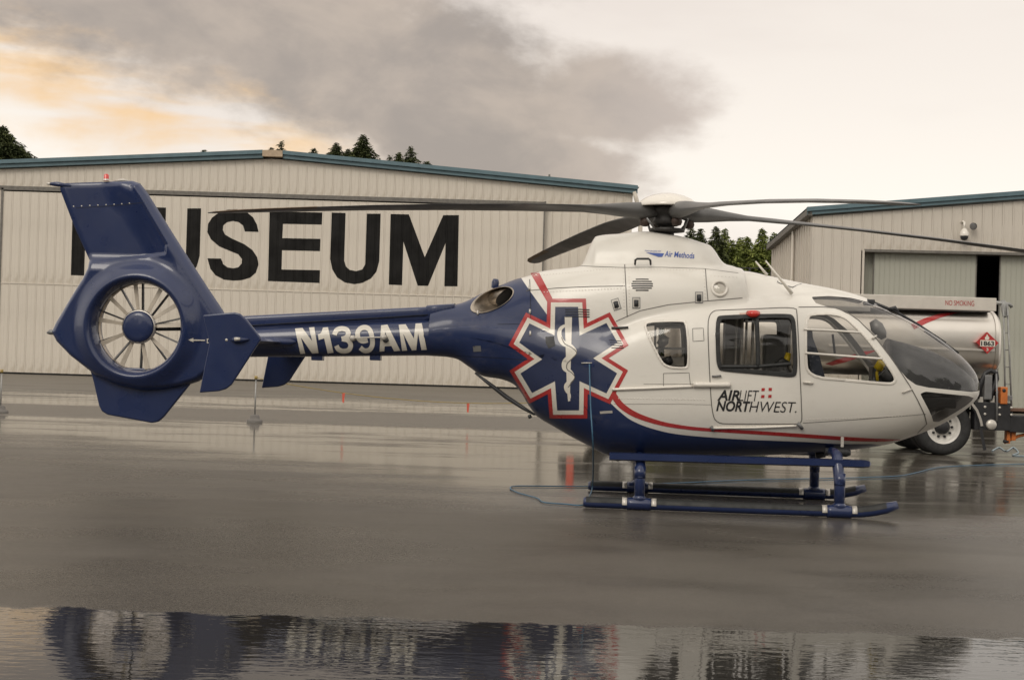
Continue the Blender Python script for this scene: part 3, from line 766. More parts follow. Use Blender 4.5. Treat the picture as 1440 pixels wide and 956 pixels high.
ribbon('hatch_gap', [(974, 462), (989, 461.5), (990, 479), (974.5, 480)], 0.006, SM, closed=True)
rv = MB()
for line in ([(752, 411.5), (873, 405.5)], [(752, 388), (870, 377)], [(884, 378), (988, 380)], [(876.5, 378), (878, 440)], [(884.5, 380), (885.5, 440)], [(990, 383), (992, 418)], [(1000, 388), (1036, 390)], [(870, 560), (990, 562)], [(1135, 590), (1290, 584)], [(1010, 599), (1110, 599)]):
    a_, b_ = (np.array(q_, float) for q_ in line); n_ = int(np.linalg.norm(b_ - a_) / 4.2); t_ = np.linspace(0, 1, n_)[:, None]; L_ = a_ + (b_ - a_) * t_
    C_ = S(L_[:, 0], L_[:, 1]); G_ = grad(F_all, C_)
    for c0_, g0_ in zip(C_, G_): rv.lathe([(.0085, 0.001), (.006, .0035), (.0005, .0042)], tuple(g0_), tuple(c0_), 6)
rv = rv.build('rivets', M['white'], heli); rv['kind'] = 'stuff'
# sliding door rails, handles
def bar_on(name, pts, r, mt, off, n=8, flat=1.0, parent=None):
    Q = np.array(pts, float); k = []
    for a, b_ in zip(Q[:-1], Q[1:]):
        c_ = max(1, int(np.linalg.norm(b_ - a) / 6)); k += [a + (b_ - a) * i / c_ for i in range(c_)]
    k.append(Q[-1]); k = np.array(k); C_ = S(k[:, 0], k[:, 1]); C_ = C_ + grad(F_all, C_) * off
    return MB().tube([tuple(c_) for c_ in C_], r, n, flat=flat).build(name, mt, parent or heli)
bar_on('door_rail', [(861, 547.5), (915, 545.5), (974, 543)], 0.016, M['white'], 0.010)
bar_on('door_rail', [(975, 541), (1027, 541)], 0.030, M['white'], 0.018)
bar_on('lower_door_rail', [(1001, 601), (1060, 600.5), (1120, 598)], 0.013, M['white'], 0.012)
bar_on('door_handle', [(1001, 529), (1014, 528.5)], 0.011, M['grey'], 0.02)
bar_on('door_handle', [(1129, 537), (1143, 538.5)], 0.013, M['decal_white'], 0.02)
bar_on('hinge_strake', [(860, 461.5), (872, 462), (884, 462)], 0.012, M['dark'], 0.02)
for pts in ([(1130, 463.3), (1170, 465), (1209, 467.8)], [(1132, 496.3), (1180, 500), (1240, 504.6)]):
    bar_on('window_bar', pts, 0.013, M['white'], 0.006)
bar_on('window_mullion', [(1064, 449), (1065.5, 483), (1066, 518)], 0.024, M['rubber'], 0.006)
bar_on('window_mullion', [(1013, 515.5), (1064, 515.5), (1112, 511.5)], 0.020, M['rubber'], 0.008)
for a_, b_ in (((1000, 599), (1003, 604)), ((1122, 594), (1128, 602))):
    bar_on('rail_end', [a_, b_], 0.02, M['grey'], 0.012)
# louvres, latches, lights
for k in range(6):
    hw_ = (9, 13.5, 15, 15, 13.5, 9)[k]; yy = 392.6 + k * 3.1
    bar_on('louvre', [(903 - hw_, yy + .2), (903, yy), (903 + hw_, yy + .2)], 0.008, M['dark'], -0.001, 6)
for k in range(4): bar_on('louvre', [(795, 435.5 + k * 3.3), (812, 435 + k * 3.3), (829, 435.5 + k * 3.3)], 0.005, M['dark'], 0.007, 6)
for k in range(4): bar_on('louvre', [(857 + k, 478.5 + k * 3.5), (874 + k, 480 + k * 3.1)], 0.006, M['dark'], 0.003, 6)
for (lx, ly, rt_) in ((894.8, 426, 0), (983, 418.5, 0), (866.5, 428, .30)):
    c_, s2 = math.cos(rt_), math.sin(rt_)
    rc = lambda w, h, dx=0, dy=0: [(lx + dx + x * c_ + y * s2, ly + dy - x * s2 + y * c_) for x, y in ((-w, -h), (w, -h), (w, h), (-w, h))]
    l_ = decal('latch', rc(5.6, 8), M['grey'], 0.005); decal('latch_plate', rc(4.7, 6.9), M['strap'], 0.007, parent=l_); decal('latch_recess', rc(3.2, 4.6, 0, .5), M['dark'], 0.009, parent=l_)
    bar_on('latch_lever', [(lx, ly - 4), (lx, ly + 5)], 0.020, M['dark'], 0.008, parent=l_)
decal('access_plate', [(767, 474), (779, 473), (781, 486), (772, 490), (768, 483)], M['dark'], 0.010)
decal('access_plate', [(665, 486.5), (676, 486), (677, 494), (666, 494.5)], M['grey'], 0.004)
decal('socket_plate', [(821, 505), (836, 505), (836, 516), (821, 516)], M['blue'], 0.010)
decal('placard', [(843.5, 578), (861, 577), (861.5, 580.5), (844, 581.5)], M['strap'], 0.004)
decal('placard', [(1040, 440.5), (1051, 440), (1051, 443.5), (1040, 444)], mat('placard_pink', (0.6, 0.42, 0.34), 0.5), 0.006)
bar_on('socket_handle', [(818, 510.3), (833, 510.3)], 0.006, M['strap'], 0.02)
for (lx, ly) in ((745, 405), (745.5, 438), (746, 469), (633.5, 430), (672, 440)):
    bar_on('hinge', [(lx, ly - 3), (lx, ly + 3)], 0.012, M['strap'], 0.006)
def disc_on(name, px, py, r, mt, off, h=0.012, parent=None, prof=None):
    c_ = S(px, py)[0]; n_ = grad(F_all, c_[None])[0]
    return MB().lathe(prof or [(0.001, h), (r * .8, h), (r, h * .3), (r, -0.02)], n_, c_ + n_ * off, 24).build(name, mt, parent or heli)
ll = disc_on('landing_light', 1012, 405.5, 0.092, M['white'], 0.004, prof=[(0.098, -0.01), (0.095, 0.008), (0.070, 0.010), (0.064, -0.002)])
disc_on('lamp_reflector', 1012, 405.5, 0.064, M['alu'], 0.0, parent=ll, prof=[(0.066, 0.006), (0.045, -0.01), (0.001, -0.02)])
disc_on('lamp_glass', 1012, 405.5, 0.066, M['glass'], 0.004, parent=ll, prof=[(0.001, 0.016), (0.04, 0.012), (0.068, 0.002)])
c_ = S(1058.5, 441)[0]
MB().tube([c_ + np.array((-.055, -.01, .005)), c_ + np.array((-.02, -.045, -.004)), c_ + np.array((.02, -.045, -.004)), c_ + np.array((.06, -.01, .005))], [.028, .040, .040, .028], 10).build('marker_light', M['redlens'], heli)
# roof handle, antennas, wipers
def hloc(px, py, yl): return Vector(H3(px, py, yl))
MB().tube([hloc(893, 372, -.42), hloc(893.5, 366, -.47), hloc(896, 364, -.48), hloc(912, 364, -.48), hloc(914.5, 366, -.47), hloc(915, 372, -.42)], 0.012, 8).build('grab_handle', M['dark'], heli)
MB().tube([hloc(1079, 387, -.1), hloc(1062.5, 367.5, -.1)], [.016, .008], 8).build('antenna', M['decal_white'], heli)
MB().tube([hloc(1114, 413, -.5), hloc(1100, 396, -.52), hloc(1076.5, 366.5, -.52)], [.022, .016, .008], 8).build('antenna', M['decal_white'], heli)
MB().tube([S(1089, 389)[0], S(1094, 397)[0] + (0, -.02, 0), S(1101, 400)[0], S(1114, 404)[0] + (0, -.015, 0), S(1127, 399)[0]], 0.005, 5).build('antenna_wire', M['grey'], heli)
bx_ = hloc(646, 1, 0)
c_ = Vector(H3(696.5, 398, 0)); MB().lathe([(0.001, .05), (.03, .045), (.045, .01), (.04, -.06)], (0.1, 0, 1), c_, 16).build('anti_collision_lamp', M['blue'], heli)
# wiper: post at the roof, arm hugging the glass
def topz(px, py, dz=0.03, yl=-0.06): 
    v = hloc(px, py, yl); return Vector((v.x, v.y, v.z))
wp = MB().box(*[c for c in (H1(1213, 425)[0], H1(1228, 425)[0])], -.12, -.02, H1(1220, 430)[1], H1(1220, 421.5)[1], .01).build('wiper_base', M['dark'], heli)
MB().tube([topz(1222, 423), topz(1257, 436.5), topz(1290, 455.5), topz(1330, 482)], [.018, .015, .014, .012], 6).build('wiper_arm', M['dark'], heli)
MB().tube([topz(1251, 434.5), topz(1258, 433), topz(1264, 439.5)], [.02, .03, .012], 6).build('wiper_knuckle', M['dark'], heli)
MB().tube([topz(1300, 465, yl=-.1), topz(1322, 479.5, yl=-.1), topz(1348, 496.5, yl=-.1)], [.014, .022, .014], 6).build('wiper_blade', M['rubber'], heli)
# door hinge on the cockpit pillar
bar_on('door_hinge', [(1226, 477), (1232, 472.5)], 0.012, M['strap'], 0.015); bar_on('door_hinge', [(1268, 552), (1281, 547)], 0.008, M['strap'], 0.015)

# exhaust
def bowl(side):
    E = S(np.array([e[0] for e in ell]), np.array([e[1] for e in ell])); ctr = E.mean(0); rings = []
    for sc, dy, dx in ((1.02, .004, 0), (1.01, -.012, -.005), (0.975, -.014, -.005), (0.95, .02, .02), (0.88, .12, .08), (0.74, .24, .20)):
        rings.append([(ctr[0] + (e[0] - ctr[0]) * sc + dx, (e[1] + dy), ctr[2] + (e[2] - ctr[2]) * sc + dx * .25) for e in E])
    n = len(E); V = [v for r_ in rings for v in r_]
    if side > 0: V = [(v[0], -v[1], v[2]) for v in V]
    Fs = [(i * n + j, i * n + (j + 1) % n, (i + 1) * n + (j + 1) % n, (i + 1) * n + j) for i in range(len(rings) - 1) for j in range(n)]
    b_ = MB().add(V, Fs, True); o = b_.build('exhaust_nozzle', M['steel'], heli)
    bk = MB().add(V[-n:], [tuple(range(n))]).build('exhaust_core', M['dark'], o); return o
bowl(-1); bowl(1)

# clamshell edge bars under the tail
for yl in (-.16, .16): MB().tube([hloc(668, 524, yl), hloc(690, 541, yl), hloc(712, 558, yl), hloc(735, 573, yl * 1.3), hloc(752, 583, yl * 1.6)], [.012, .022, .026, .022, .012], 8).build('clamshell_edge', M['dark'], heli)
MB().tube([hloc(752, 582, 0), hloc(800, 611, 0), hloc(862, 642, 0)], .010, 6).build('keel_strip', M['grey'], heli)

# ---- interior
def zat(py, px=1100, yl=0): return H1(px, py, yl)[1]
XL = lambda px: H1(px, 500)[0]
MB().box(XL(905), XL(1245), -.52, .52, zat(600), zat(592), .005).build('cabin_floor', M['interior'], heli)
MB().box(XL(882), XL(896), -.55, .55, zat(600), zat(450), .005).build('cabin_bulkhead', M['interior'], heli)
def seat(xpx, yl, zf):
    x = XL(xpx); b_ = MB(); z0 = zat(560)
    b_.box(x - .05, x + .42, yl - .21, yl + .21, z0 - .12, z0, .04)
    o = b_.build('seat', M['seatf'], heli)
    q = MB(); V = []
    for (dx, dz, w, t) in ((-.02, 0, .21, .07), (-.06, .25, .22, .07), (-.12, .5, .21, .06), (-.15, .62, .15, .05), (-.17, .68, .12, .05), (-.18, .78, .12, .05)):
        for (ax_, ay_) in ((-t, -w), (t, -w * .95), (t, w * .95), (-t, w)): V.append((x + dx + ax_, yl + ay_, z0 + dz))
    Fs = [(i * 4 + j, i * 4 + (j + 1) % 4, i * 4 + 4 + (j + 1) % 4, i * 4 + 4 + j) for i in range(5) for j in range(4)] + [(0, 1, 2, 3), (20, 21, 22, 23)]
    q.add(V, Fs).build('seat_back', M['seatf'], o)
    MB().box(x - .05, x + .3, yl - .18, yl + .18, zat(594), z0 - .12, .02).build('seat_base', M['dark'], o)
seat(1150, -.36, 0); seat(1150, .36, 0)
# instrument hood and pedestal
hd = []; 
prof_h = [(1248, 476, .42), (1275, 483, .50), (1305, 492, .45), (1335, 506, .33), (1356, 522, .24), (1369, 535, .12)]
V = []; nseg = 16
for (hx_, hy_, hw_) in prof_h:
    x_, z_ = H1(hx_, hy_); zb = zat(546)
    for j in range(nseg + 1):
        t = math.pi * j / nseg; V.append((x_, -hw_ * math.cos(t), zb + (z_ - zb) * math.sin(t)**.5))
Fs = [(i * (nseg + 1) + j, i * (nseg + 1) + j + 1, (i + 1) * (nseg + 1) + j + 1, (i + 1) * (nseg + 1) + j) for i in range(len(prof_h) - 1) for j in range(nseg)]
Fs += [tuple(range(nseg + 1)), tuple(range(5 * (nseg + 1), 6 * (nseg + 1)))]
MB().add(V, Fs, True).build('instrument_hood', M['dark'], heli)
MB().box(XL(1225), XL(1262), -.14, .14, zat(590), zat(510), .02).build('centre_console', M['dark'], heli)
MB().box(XL(1272), XL(1335), -.40, .40, zat(565), zat(551), .01).build('nose_shelf', M['dark'], heli)
# yellow handle and headset
MB().tube([hloc(1234, 536, -.52), hloc(1233, 524, -.52), hloc(1236, 518, -.52)], .016, 8).build('yellow_handle', M['yellow'], heli)
MB().tube([hloc(1234, 519, -.52), hloc(1239, 511, -.54), hloc(1244, 514, -.54)], [.05, .055, .04], 10).build('yellow_pouch', M['yellow'], heli)
MB().tube([hloc(1240, 524, -.4), hloc(1248, 532, -.4), hloc(1252, 538, -.4)], [.06, .07, .05], 12).build('headset', M['dark'], heli)
MB().tube([hloc(1227, 451, -.25), hloc(1233, 460, -.25), hloc(1240, 470, -.25), hloc(1243, 476, -.25)], [.04, .075, .06, .03], 12).build('overhead_lamp', M['grey'], heli)
MB().tube([hloc(1171, 470, .2), hloc(1174, 497, .2)], .014, 6).build('grab_post', M['dark'], heli)
MB().box(XL(1150), XL(1215), -.35, .35, zat(437), zat(430), .01).build('overhead_panel', M['interior'], heli)
# medical cabin
MB().box(XL(1020), XL(1045), .10, .50, zat(590), zat(446), .01).build('equipment_rack', mat('rack_grey', (0.42, 0.41, 0.39), 0.5), heli)
for i, (pa, pb_) in enumerate(((1032, 1035), (1040, 1044), (1047, 1050), (1056, 1060))):
    MB().box(XL(pa), XL(pb_), -.12 + .04 * i, -.06 + .04 * i, zat(585), zat(447), .008).build('equipment_rail', M['strap'], heli)
MB().box(XL(1075), XL(1110), .2, .6, zat(540), zat(470), .04).build('equipment_case', M['grey'], heli)
MB().tube([hloc(1090, 513, -.3), hloc(1100, 508, -.3), hloc(1108, 511, -.3)], [.03, .05, .03], 8).build('black_bag', M['dark'], heli)
MB().tube([hloc(1109, 496, -.25), hloc(1106, 508, -.25), hloc(1104, 512, -.25)], [.03, .04, .03], 8).build('yellow_pouch', M['yellow'], heli)
MB().box(XL(918), XL(962), -.1, .3, zat(520), zat(506), .01).build('stretcher_shelf', M['strap'], heli)
MB().box(XL(918), XL(962), .0, .1, zat(496), zat(493), .005).build('equipment_shelf', M['strap'], heli)
MB().box(XL(919), XL(922), -.1, .0, zat(520), zat(462), .005).box(XL(919), XL(962), -.1, 0, zat(466), zat(462), .003).build('equipment_frame', M['strap'], heli)
MB().tube([hloc(928, 486, -.2), hloc(934, 478, -.2), hloc(938, 473, -.2)], [.05, .06, .03], 8).build('white_bag', M['strap'], heli)
MB().tube([hloc(937, 502, -.25), hloc(939, 508, -.25), hloc(943, 513, -.25)], [.05, .06, .04], 8).build('black_bag', M['dark'], heli)

# ---- tail boom, cover
def ringmesh(name, secs, mt, nseg=40, parent=None):
    """secs: list of (x, cz, hw, ht, hb, n)"""
    V = []
    for (x, c_, w, ht, hb, n) in secs:
        for j in range(nseg):
            t = 2 * math.pi * j / nseg; cs, sn = math.cos(t), math.sin(t); h = ht if sn > 0 else hb
            V.append((x, w * math.copysign(abs(cs)**(2 / n), cs), c_ + h * math.copysign(abs(sn)**(2 / n), sn)))
    k = len(secs); Fs = [(i * nseg + j, i * nseg + (j + 1) % nseg, (i + 1) * nseg + (j + 1) % nseg, (i + 1) * nseg + j) for i in range(k - 1) for j in range(nseg)]
    b_ = MB().add(V, Fs, True); b_.F += [tuple(range(nseg)), tuple(range((k - 1) * nseg, k * nseg))]; b_.S += [False, False]
    return b_.build(name, mt, parent or heli)
secs = []
for px in range(300, 646, 15):
    xt, zt = H1(px, np.interp(px, [300, 345, 450, 600, 650], [462, 458.5, 453, 447, 444])); zb = H1(px, np.interp(px, [300, 345, 450, 600, 650], [502, 502, 501.5, 500, 503]))[1]
    zc = H1(px, np.interp(px, [300, 345, 600, 650], [482, 480, 474, 474]))[1]; w = float(np.interp(px, [300, 345, 600, 650], [.165, .17, .20, .21]))
    secs.append((xt, zc, w, zt - zc, zc - zb, 2.05))
ringmesh('tail_boom', secs, M['blue'])
secs = []
for px in list(range(285, 601, 15)) + [602, 640]:
    ytop = np.interp(px, [285, 340, 600, 602, 640], [447, 444.5, 431.5, 429.5, 427]); x_, zt = H1(px, ytop); zb = H1(px, ytop + 22)[1]
    secs.append((x_, (zt + zb) / 2, 0.115 if px < 602 else .125, (zt - zb) / 2, (zt - zb) / 2, 5))
ringmesh('shaft_cover', secs, M['blue'])
ringmesh('shaft_cover_flange', [(H1(p_, 459 - (p_ - 340) * .060)[0], H1(p_, 459 - (p_ - 340) * .060)[1], .135, .008, .008, 6) for p_ in (318, 450, 604)], M['seam_b'])
for a_, b_ in ((439, 455), (521, 536)):
    MB().box(XL(a_), XL(b_), -.06, .06, H1(a_, 506.5)[1], H1(a_, 499)[1], .01).build('belly_antenna', M['blue'], heli)
for (lx, ly) in ((496.5, 475.5), (540.5, 474.5)):
    disc_on('antenna_knob', lx, ly, .035, M['strap'], .02, h=.05)
bar_on('antenna_rod', [(497, 475.5), (520, 474.6), (541, 474.4)], .009, M['strap'], .05)
disc_on('beacon', 543, 478, .03, M['dark'], .02, h=.04)

# ---- fin and shroud as a thick plate with its own relief
out_px = [(84, 258), (186, 254.5), (197, 258), (208, 272), (226, 301), (255, 347), (292, 404), (312, 434), (318, 444), (345, 447), (345, 502), (322, 505), (300, 522), (280, 536), (258, 543), (230, 548.5), (202, 550), (170, 543), (137, 529), (100, 500), (80, 480), (73, 467), (79, 454), (100, 420), (118, 392), (125, 377), (126, 366), (105, 320), (85, 268)]
outp = [H1(a, b_) for a, b_ in out_px]
dcx, dcz = H1(198, 459.5); R_D = (260 - 135.5) / 2 * HY * 1.018 / F_PX
g = 0.018
gx_ = np.arange(min(p[0] for p in outp) - .03, max(p[0] for p in outp) + .03, g); gz_ = np.arange(min(p[1] for p in outp) - .03, max(p[1] for p in outp) + .03, g)
GX, GZ = np.meshgrid(gx_, gz_, indexing='ij'); nxg, nzg = GX.shape; GX, GZ = GX.ravel(), GZ.ravel()
idx = np.arange(nxg * nzg).reshape(nxg, nzg); a_, b_, c_, d_ = idx[:-1, :-1].ravel(), idx[1:, :-1].ravel(), idx[1:, 1:].ravel(), idx[:-1, 1:].ravel()
GF = np.vstack([np.stack([a_, b_, c_], 1), np.stack([a_, c_, d_], 1)])
def sstep(t): t = np.clip(t, 0, 1); return t * t * (3 - 2 * t)
le = [H1(a, b_) for a, b_ in [(190, 255), (208, 272), (226, 301), (255, 347), (292, 404), (312, 434)]]
def seg_dist(x, z, pl):
    d = np.full(x.shape, 9.0)
    for p_, q_ in zip(pl[:-1], pl[1:]):
        e = np.array(q_) - np.array(p_); t = np.clip(((x - p_[0]) * e[0] + (z - p_[1]) * e[1]) / (e @ e), 0, 1)
        d = np.minimum(d, np.hypot(x - p_[0] - e[0] * t, z - p_[1] - e[1] * t))
    return d
rud = [H1(a, b_) for a, b_ in [(60, 250), (176, 250), (190, 262), (238, 345), (236, 357), (150, 367), (126, 369), (100, 369)]]
def fin_h(x, z):
    do = -sdf(x, z, outp); dl = seg_dist(x, z, le); r = np.hypot(x - dcx, z - dcz)
    h = 0.05 + 0.085 * sstep(1 - dl / 0.42)                       # upper fin, fat at the leading edge
    rd = -sdf(x, z, rud); h = h - 0.028 * sstep(rd / 0.05 + .5)
    sh = 0.12 + 0.115 * sstep(1 - (r - R_D - .04) / 0.24)         # ring bulge
    low_ = sstep((H1(150, 356)[1] - z) / 0.22); h = h * (1 - low_) + np.maximum(h, sh) * low_
    h = h * (1 - 0.55 * sstep((dcx - 0.75 - x) / 0.35))
    D = 0.07 + 0.09 * sstep(1 - (dl - do) / .12); q = np.clip(do / D, 0, 1)
    h = h * np.sqrt(np.maximum(1 - (1 - q)**2, 0)) 
    q = np.clip((r - R_D) / 0.09, 0, 1)
    return np.where(r < R_D + .09, 0.07 + (h - 0.07) * np.sqrt(np.maximum(1 - (1 - q)**2, 0)), h)
SDo = -sdf(GX, GZ, outp); A0 = np.stack([GX, GZ, SDo, np.hypot(GX - dcx, GZ - dcz) - R_D], 1)
A1, F1 = clip(A0, GF, A0[:, 2]); A1, F1 = clip(A1, F1, A1[:, 3])
hh = fin_h(A1[:, 0], A1[:, 1]); e = .006
hx1 = (fin_h(A1[:, 0] + e, A1[:, 1]) - fin_h(A1[:, 0] - e, A1[:, 1])) / (2 * e); hz1 = (fin_h(A1[:, 0], A1[:, 1] + e) - fin_h(A1[:, 0], A1[:, 1] - e)) / (2 * e)
def fin_side(sg):
    V = np.stack([A1[:, 0], sg * hh, A1[:, 1]], 1); n = np.stack([-hx1, np.full(len(hh), sg * 1.0), -hz1], 1); n /= np.linalg.norm(n, axis=1, keepdims=True); return V, n
V1, n1 = fin_side(-1); V2, n2 = fin_side(1)
fin = mesh_obj('tail_fin', np.vstack([V1, V2]), np.vstack([F1, F1[:, ::-1] + len(V1)]), M['blue'], heli, normals=np.vstack([n1, n2]))
fin['label'] = 'tail fin with the shroud round the tail fan'
MB().lathe([(R_D + .001, -.07), (R_D, 0), (R_D + .001, .07)], (0, 1, 0), (dcx, 0, dcz), 96).build('fan_duct', M['blue'], heli)
MB().lathe([(R_D - .004, .0), (R_D - .010, .03), (R_D - .006, .068)], (0, 1, 0), (dcx, 0, dcz), 96).build('duct_rim', M['steel'], heli)
fn_hub = MB().lathe([(0.001, -.125), (.12, -.122), (.172, -.112), (.182, -.095), (.183, .02)], (0, 1, 0), (dcx, 0, dcz), 48).build('fan_hub', M['blue'], heli)
MB().lathe([(.184, -.085), (.198, -.08), (.199, -.05), (.185, -.045)], (0, 1, 0), (dcx, 0, dcz), 48).build('hub_ring', M['alu'], fn_hub)
angs = [4, 32, 62, 98, 138, 172, 205, 246, 282, 318]
def fan_blade(name, a, r0, r1, w0, w1, y0, th_, pit, mt):
    V = []
    for r, w in ((r0, w0), ((r0 + r1) / 2, (w0 + w1) / 2), (r1, w1)):
        for (s_, t_) in ((-1, -1), (1, -1), (1, 1), (-1, 1)):
            u = s_ * w * math.cos(pit) ; yy = y0 + s_ * w * math.sin(pit) + t_ * th_
            V.append((dcx + r * math.cos(a) - u * math.sin(a), yy, dcz + r * math.sin(a) + u * math.cos(a)))
    Fs = [(i * 4 + j, i * 4 + (j + 1) % 4, i * 4 + 4 + (j + 1) % 4, i * 4 + 4 + j) for i in range(2) for j in range(4)] + [(0, 1, 2, 3), (8, 9, 10, 11)]
    return MB().add(V, Fs).build(name, mt, heli)
for a in angs: fan_blade('fan_blade', R(a), 0.17, R_D - .012, .018, .027, -.03, .005, R(12), M['tan'])
for k in range(10):
    fan_blade('stator_vane', R(14 + 36 * k + (k % 3) * 3), .12, R_D - .003, .008, .009, .08, .022, 0, M['dark'] if k % 3 else M['grey'])
MB().tube([(dcx + .1, .05, dcz - .0), (dcx + R_D, .05, dcz + .015)], [.045, .045], 12).build('drive_shaft_fairing', M['dark'], heli)
# fin end details
MB().lathe([(0.001, .075), (.022, .07), (.030, .055), (.031, .0), (.036, -.01)], (0, 0, 1), H3(149.5, 253.5), 20).build('beacon_light', M['redlens'], heli)
MB().lathe([(.032, .0), (.036, -.02)], (0, 0, 1), H3(149.5, 252), 20).build('beacon_base', M['strap'], heli)
MB().tube([H3(67, 258.5), H3(73, 258.8), H3(80, 259.2), H3(101, 262)], [.008, .022, .030, .02], 10).build('tail_light_pod', M['blue'], heli)
MB().tube([H3(66, 258.4), H3(71, 258.7)], [.010, .02], 8).build('tail_light', M['strap'], heli)
MB().tube([H3(160, 255), H3(172, 253.5), H3(182, 255)], [.01, .02, .01], 8).build('antenna_cap', M['strap'], heli)
MB().tube([H3(66, 468), H3(70, 467), H3(78, 467)], [.01, .03, .03], 8).build('tail_tip_lamp', M['grey'], heli)
for k in range(8):
    px_ = 102 + k * 11.5; x_, z_ = H1(px_, 290 - k * .55, -.05); h_ = float(fin_h(np.array([x_]), np.array([z_]))[0])
    MB().lathe([(0.001, .004), (.007, .003), (.009, 0)], (0, -1, 0), (x_, -h_, z_), 8).build('rivet', M['strap'], heli)
def fin_ribbon(pts, w, mt):
    Q = []
    for (a, b_) in zip(pts[:-1], pts[1:]):
        for i in range(10): Q.append((a[0] + (b_[0] - a[0]) * i / 10, a[1] + (b_[1] - a[1]) * i / 10))
    Q.append(pts[-1]); V = []; 
    for (a, b_) in Q:
        x_, z_ = H1(a, b_, -.08); h_ = float(fin_h(np.array([x_]), np.array([z_]))[0]); V += [(x_, -h_ - .003, z_ + w / 2), (x_, -h_ - .003, z_ - w / 2)]
    return MB().add(V, [(2 * i, 2 * i + 1, 2 * i + 3, 2 * i + 2) for i in range(len(Q) - 1)], True).build('fin_gap', mt, heli)
fin_ribbon([(104, 292), (150, 289), (204, 285)], .006, M['seam_b'])
def fin_text(name, poly_V, Fs, mt):
    V = []
    for (a, b_) in poly_V:
        x_, z_ = H1(a, b_, -.19); h_ = float(fin_h(np.array([x_]), np.array([z_]))[0]); V.append((x_, -h_ - .004, z_))
    return mesh_obj(name, V, Fs, mt, heli)
V_, T_ = text_px('DANGER', 288.5, 482.5, 322, 483, 6.5, bold=.02); fin_text('danger_lettering', V_, T_, M['decal_white'])
fin_text('danger_arrow', [(265, 478), (271, 475), (271, 477.3), (286, 477.6), (286, 479.2), (271, 479), (271, 481)], [(0, 1, 6), (1, 2, 5), (1, 5, 6), (2, 3, 4), (2, 4, 5)], M['decal_white'])
# plates: ventral fin, end plates
def plate(name, pts, yl, th_, mt, parent=None, bev=.012):
    poly = [H1(a, b_, yl) for a, b_ in pts]; bm = bmesh.new()
    vs = [bm.verts.new((p_[0], yl, p_[1])) for p_ in poly]; f_ = bm.faces.new(vs)
    r_ = bmesh.ops.extrude_face_region(bm, geom=[f_])
    for v in [g_ for g_ in r_['geom'] if isinstance(g_, bmesh.types.BMVert)]: v.co.y += th_
    for v in bm.verts: v.co.y -= th_ / 2
    bmesh.ops.recalc_face_normals(bm, faces=bm.faces[:])
    bmesh.ops.bevel(bm, geom=bm.edges[:], offset=bev, segments=3, profile=.6, affect='EDGES', clamp_overlap=True)
    me = bpy.data.meshes.new(name); bm.to_mesh(me); bm.free(); me.materials.append(mt)
    me.polygons.foreach_set('use_smooth', [len(p_.vertices) < 6 for p_ in me.polygons])
    o = bpy.data.objects.new(name, me); COL.objects.link(o); o.parent = parent or heli; return o
plate('ventral_fin', [(126, 515), (132, 535), (140, 570), (144, 578), (152, 583), (214, 594.5), (223, 593), (231, 586), (268, 540), (272, 520)], 0, .06, M['blue'], bev=.02)
ep = [(286, 443), (330, 439), (338, 441), (347, 449), (366, 473), (367, 478), (361, 487), (326, 541), (318, 547), (308, 550), (281, 552), (295, 482)]
p1 = plate('end_plate', ep, -1.30, .045, M['blue'], bev=.016)
shx = H1(320, 480, -1.3)[0]
pc = copy_obj(p1, heli); pc.location = (0, 2.60, 0)
MB().tube([hloc(324, 477.5, -1.33), hloc(331, 477.5, -1.35), hloc(339, 478, -1.35), hloc(350, 477, -1.33)], [.008, .035, .028, .01], 10).build('position_light', M['blue'], heli)
MB().tube([hloc(330, 477, -1.37), hloc(338, 476.8, -1.37)], [.022, .018], 8).build('position_lamp', M['strap'], heli)
MB().lathe([(0.001, .006), (.014, .004), (.016, 0)], (0, -1, 0), H3(318.5, 478, -1.322), 10).build('plate_bolt', M['strap'], heli)
# stabiliser
V = []; 
xa_, za_ = H1(362, 479, -1.3)
for yy in (-1.30, -.15, .15, 1.30):
    for (dx, dz) in ((0, 0), (-.10, .028), (-.30, .022), (-.42, 0), (-.30, -.022), (-.10, -.028)): V.append((xa_ + dx + .0, yy, za_ + dz))
Fs = [(i * 6 + j, i * 6 + (j + 1) % 6, i * 6 + 6 + (j + 1) % 6, i * 6 + 6 + j) for i in range(3) for j in range(6)] + [tuple(range(6)), tuple(range(18, 24))]
MB().add(V, Fs).build('stabiliser', M['blue'], heli)
MB().tube([(xa_ + .17, -.165, za_ + .01), (xa_ + .10, -.2, za_), (xa_ - .1, -.2, za_), (xa_ - .5, -.18, za_)], [.01, .05, .06, .03], 12, flat=.8).build('stabiliser_root', M['blue'], heli)

# ---- skids
def skid(yl):
    x0, x1 = H1(820, 712, -1.0)[0], H1(1262, 712, -1.0)[0]; r = .058
    sgn = -1 if yl < 0 else 1
    pts = [(x0, yl, .062), (x0 + .03, yl, .062)] + [(x, yl, .062) for x in np.linspace(x0 + .3, x1 - .55, 9)] + [(x1 - .38, yl, .066), (x1 - .25, yl, .085), (x1 - .12, yl, .115), (x1, yl, .155)]
    rr = [r * .8] + [r] * (len(pts) - 2) + [r * .75]
    o = MB().tube(pts, rr, 16).build('skid_tube', M['blue'], heli)
    # black grip tread on the upper half
    V = []; n = 9
    for p_ in pts[1:-1]:
        for j in range(n):
            t = R(5) + R(170) * j / (n - 1); V.append((p_[0], yl + math.cos(t) * (r + .004), p_[2] + math.sin(t) * (r + .004)))
    k = len(pts) - 2; Fs = [(i * n + j, i * n + j + 1, (i + 1) * n + j + 1, (i + 1) * n + j) for i in range(k - 1) for j in range(n - 1)]
    MB().add(V, Fs, True).build('skid_tread', M['rubber'], o)
    return o
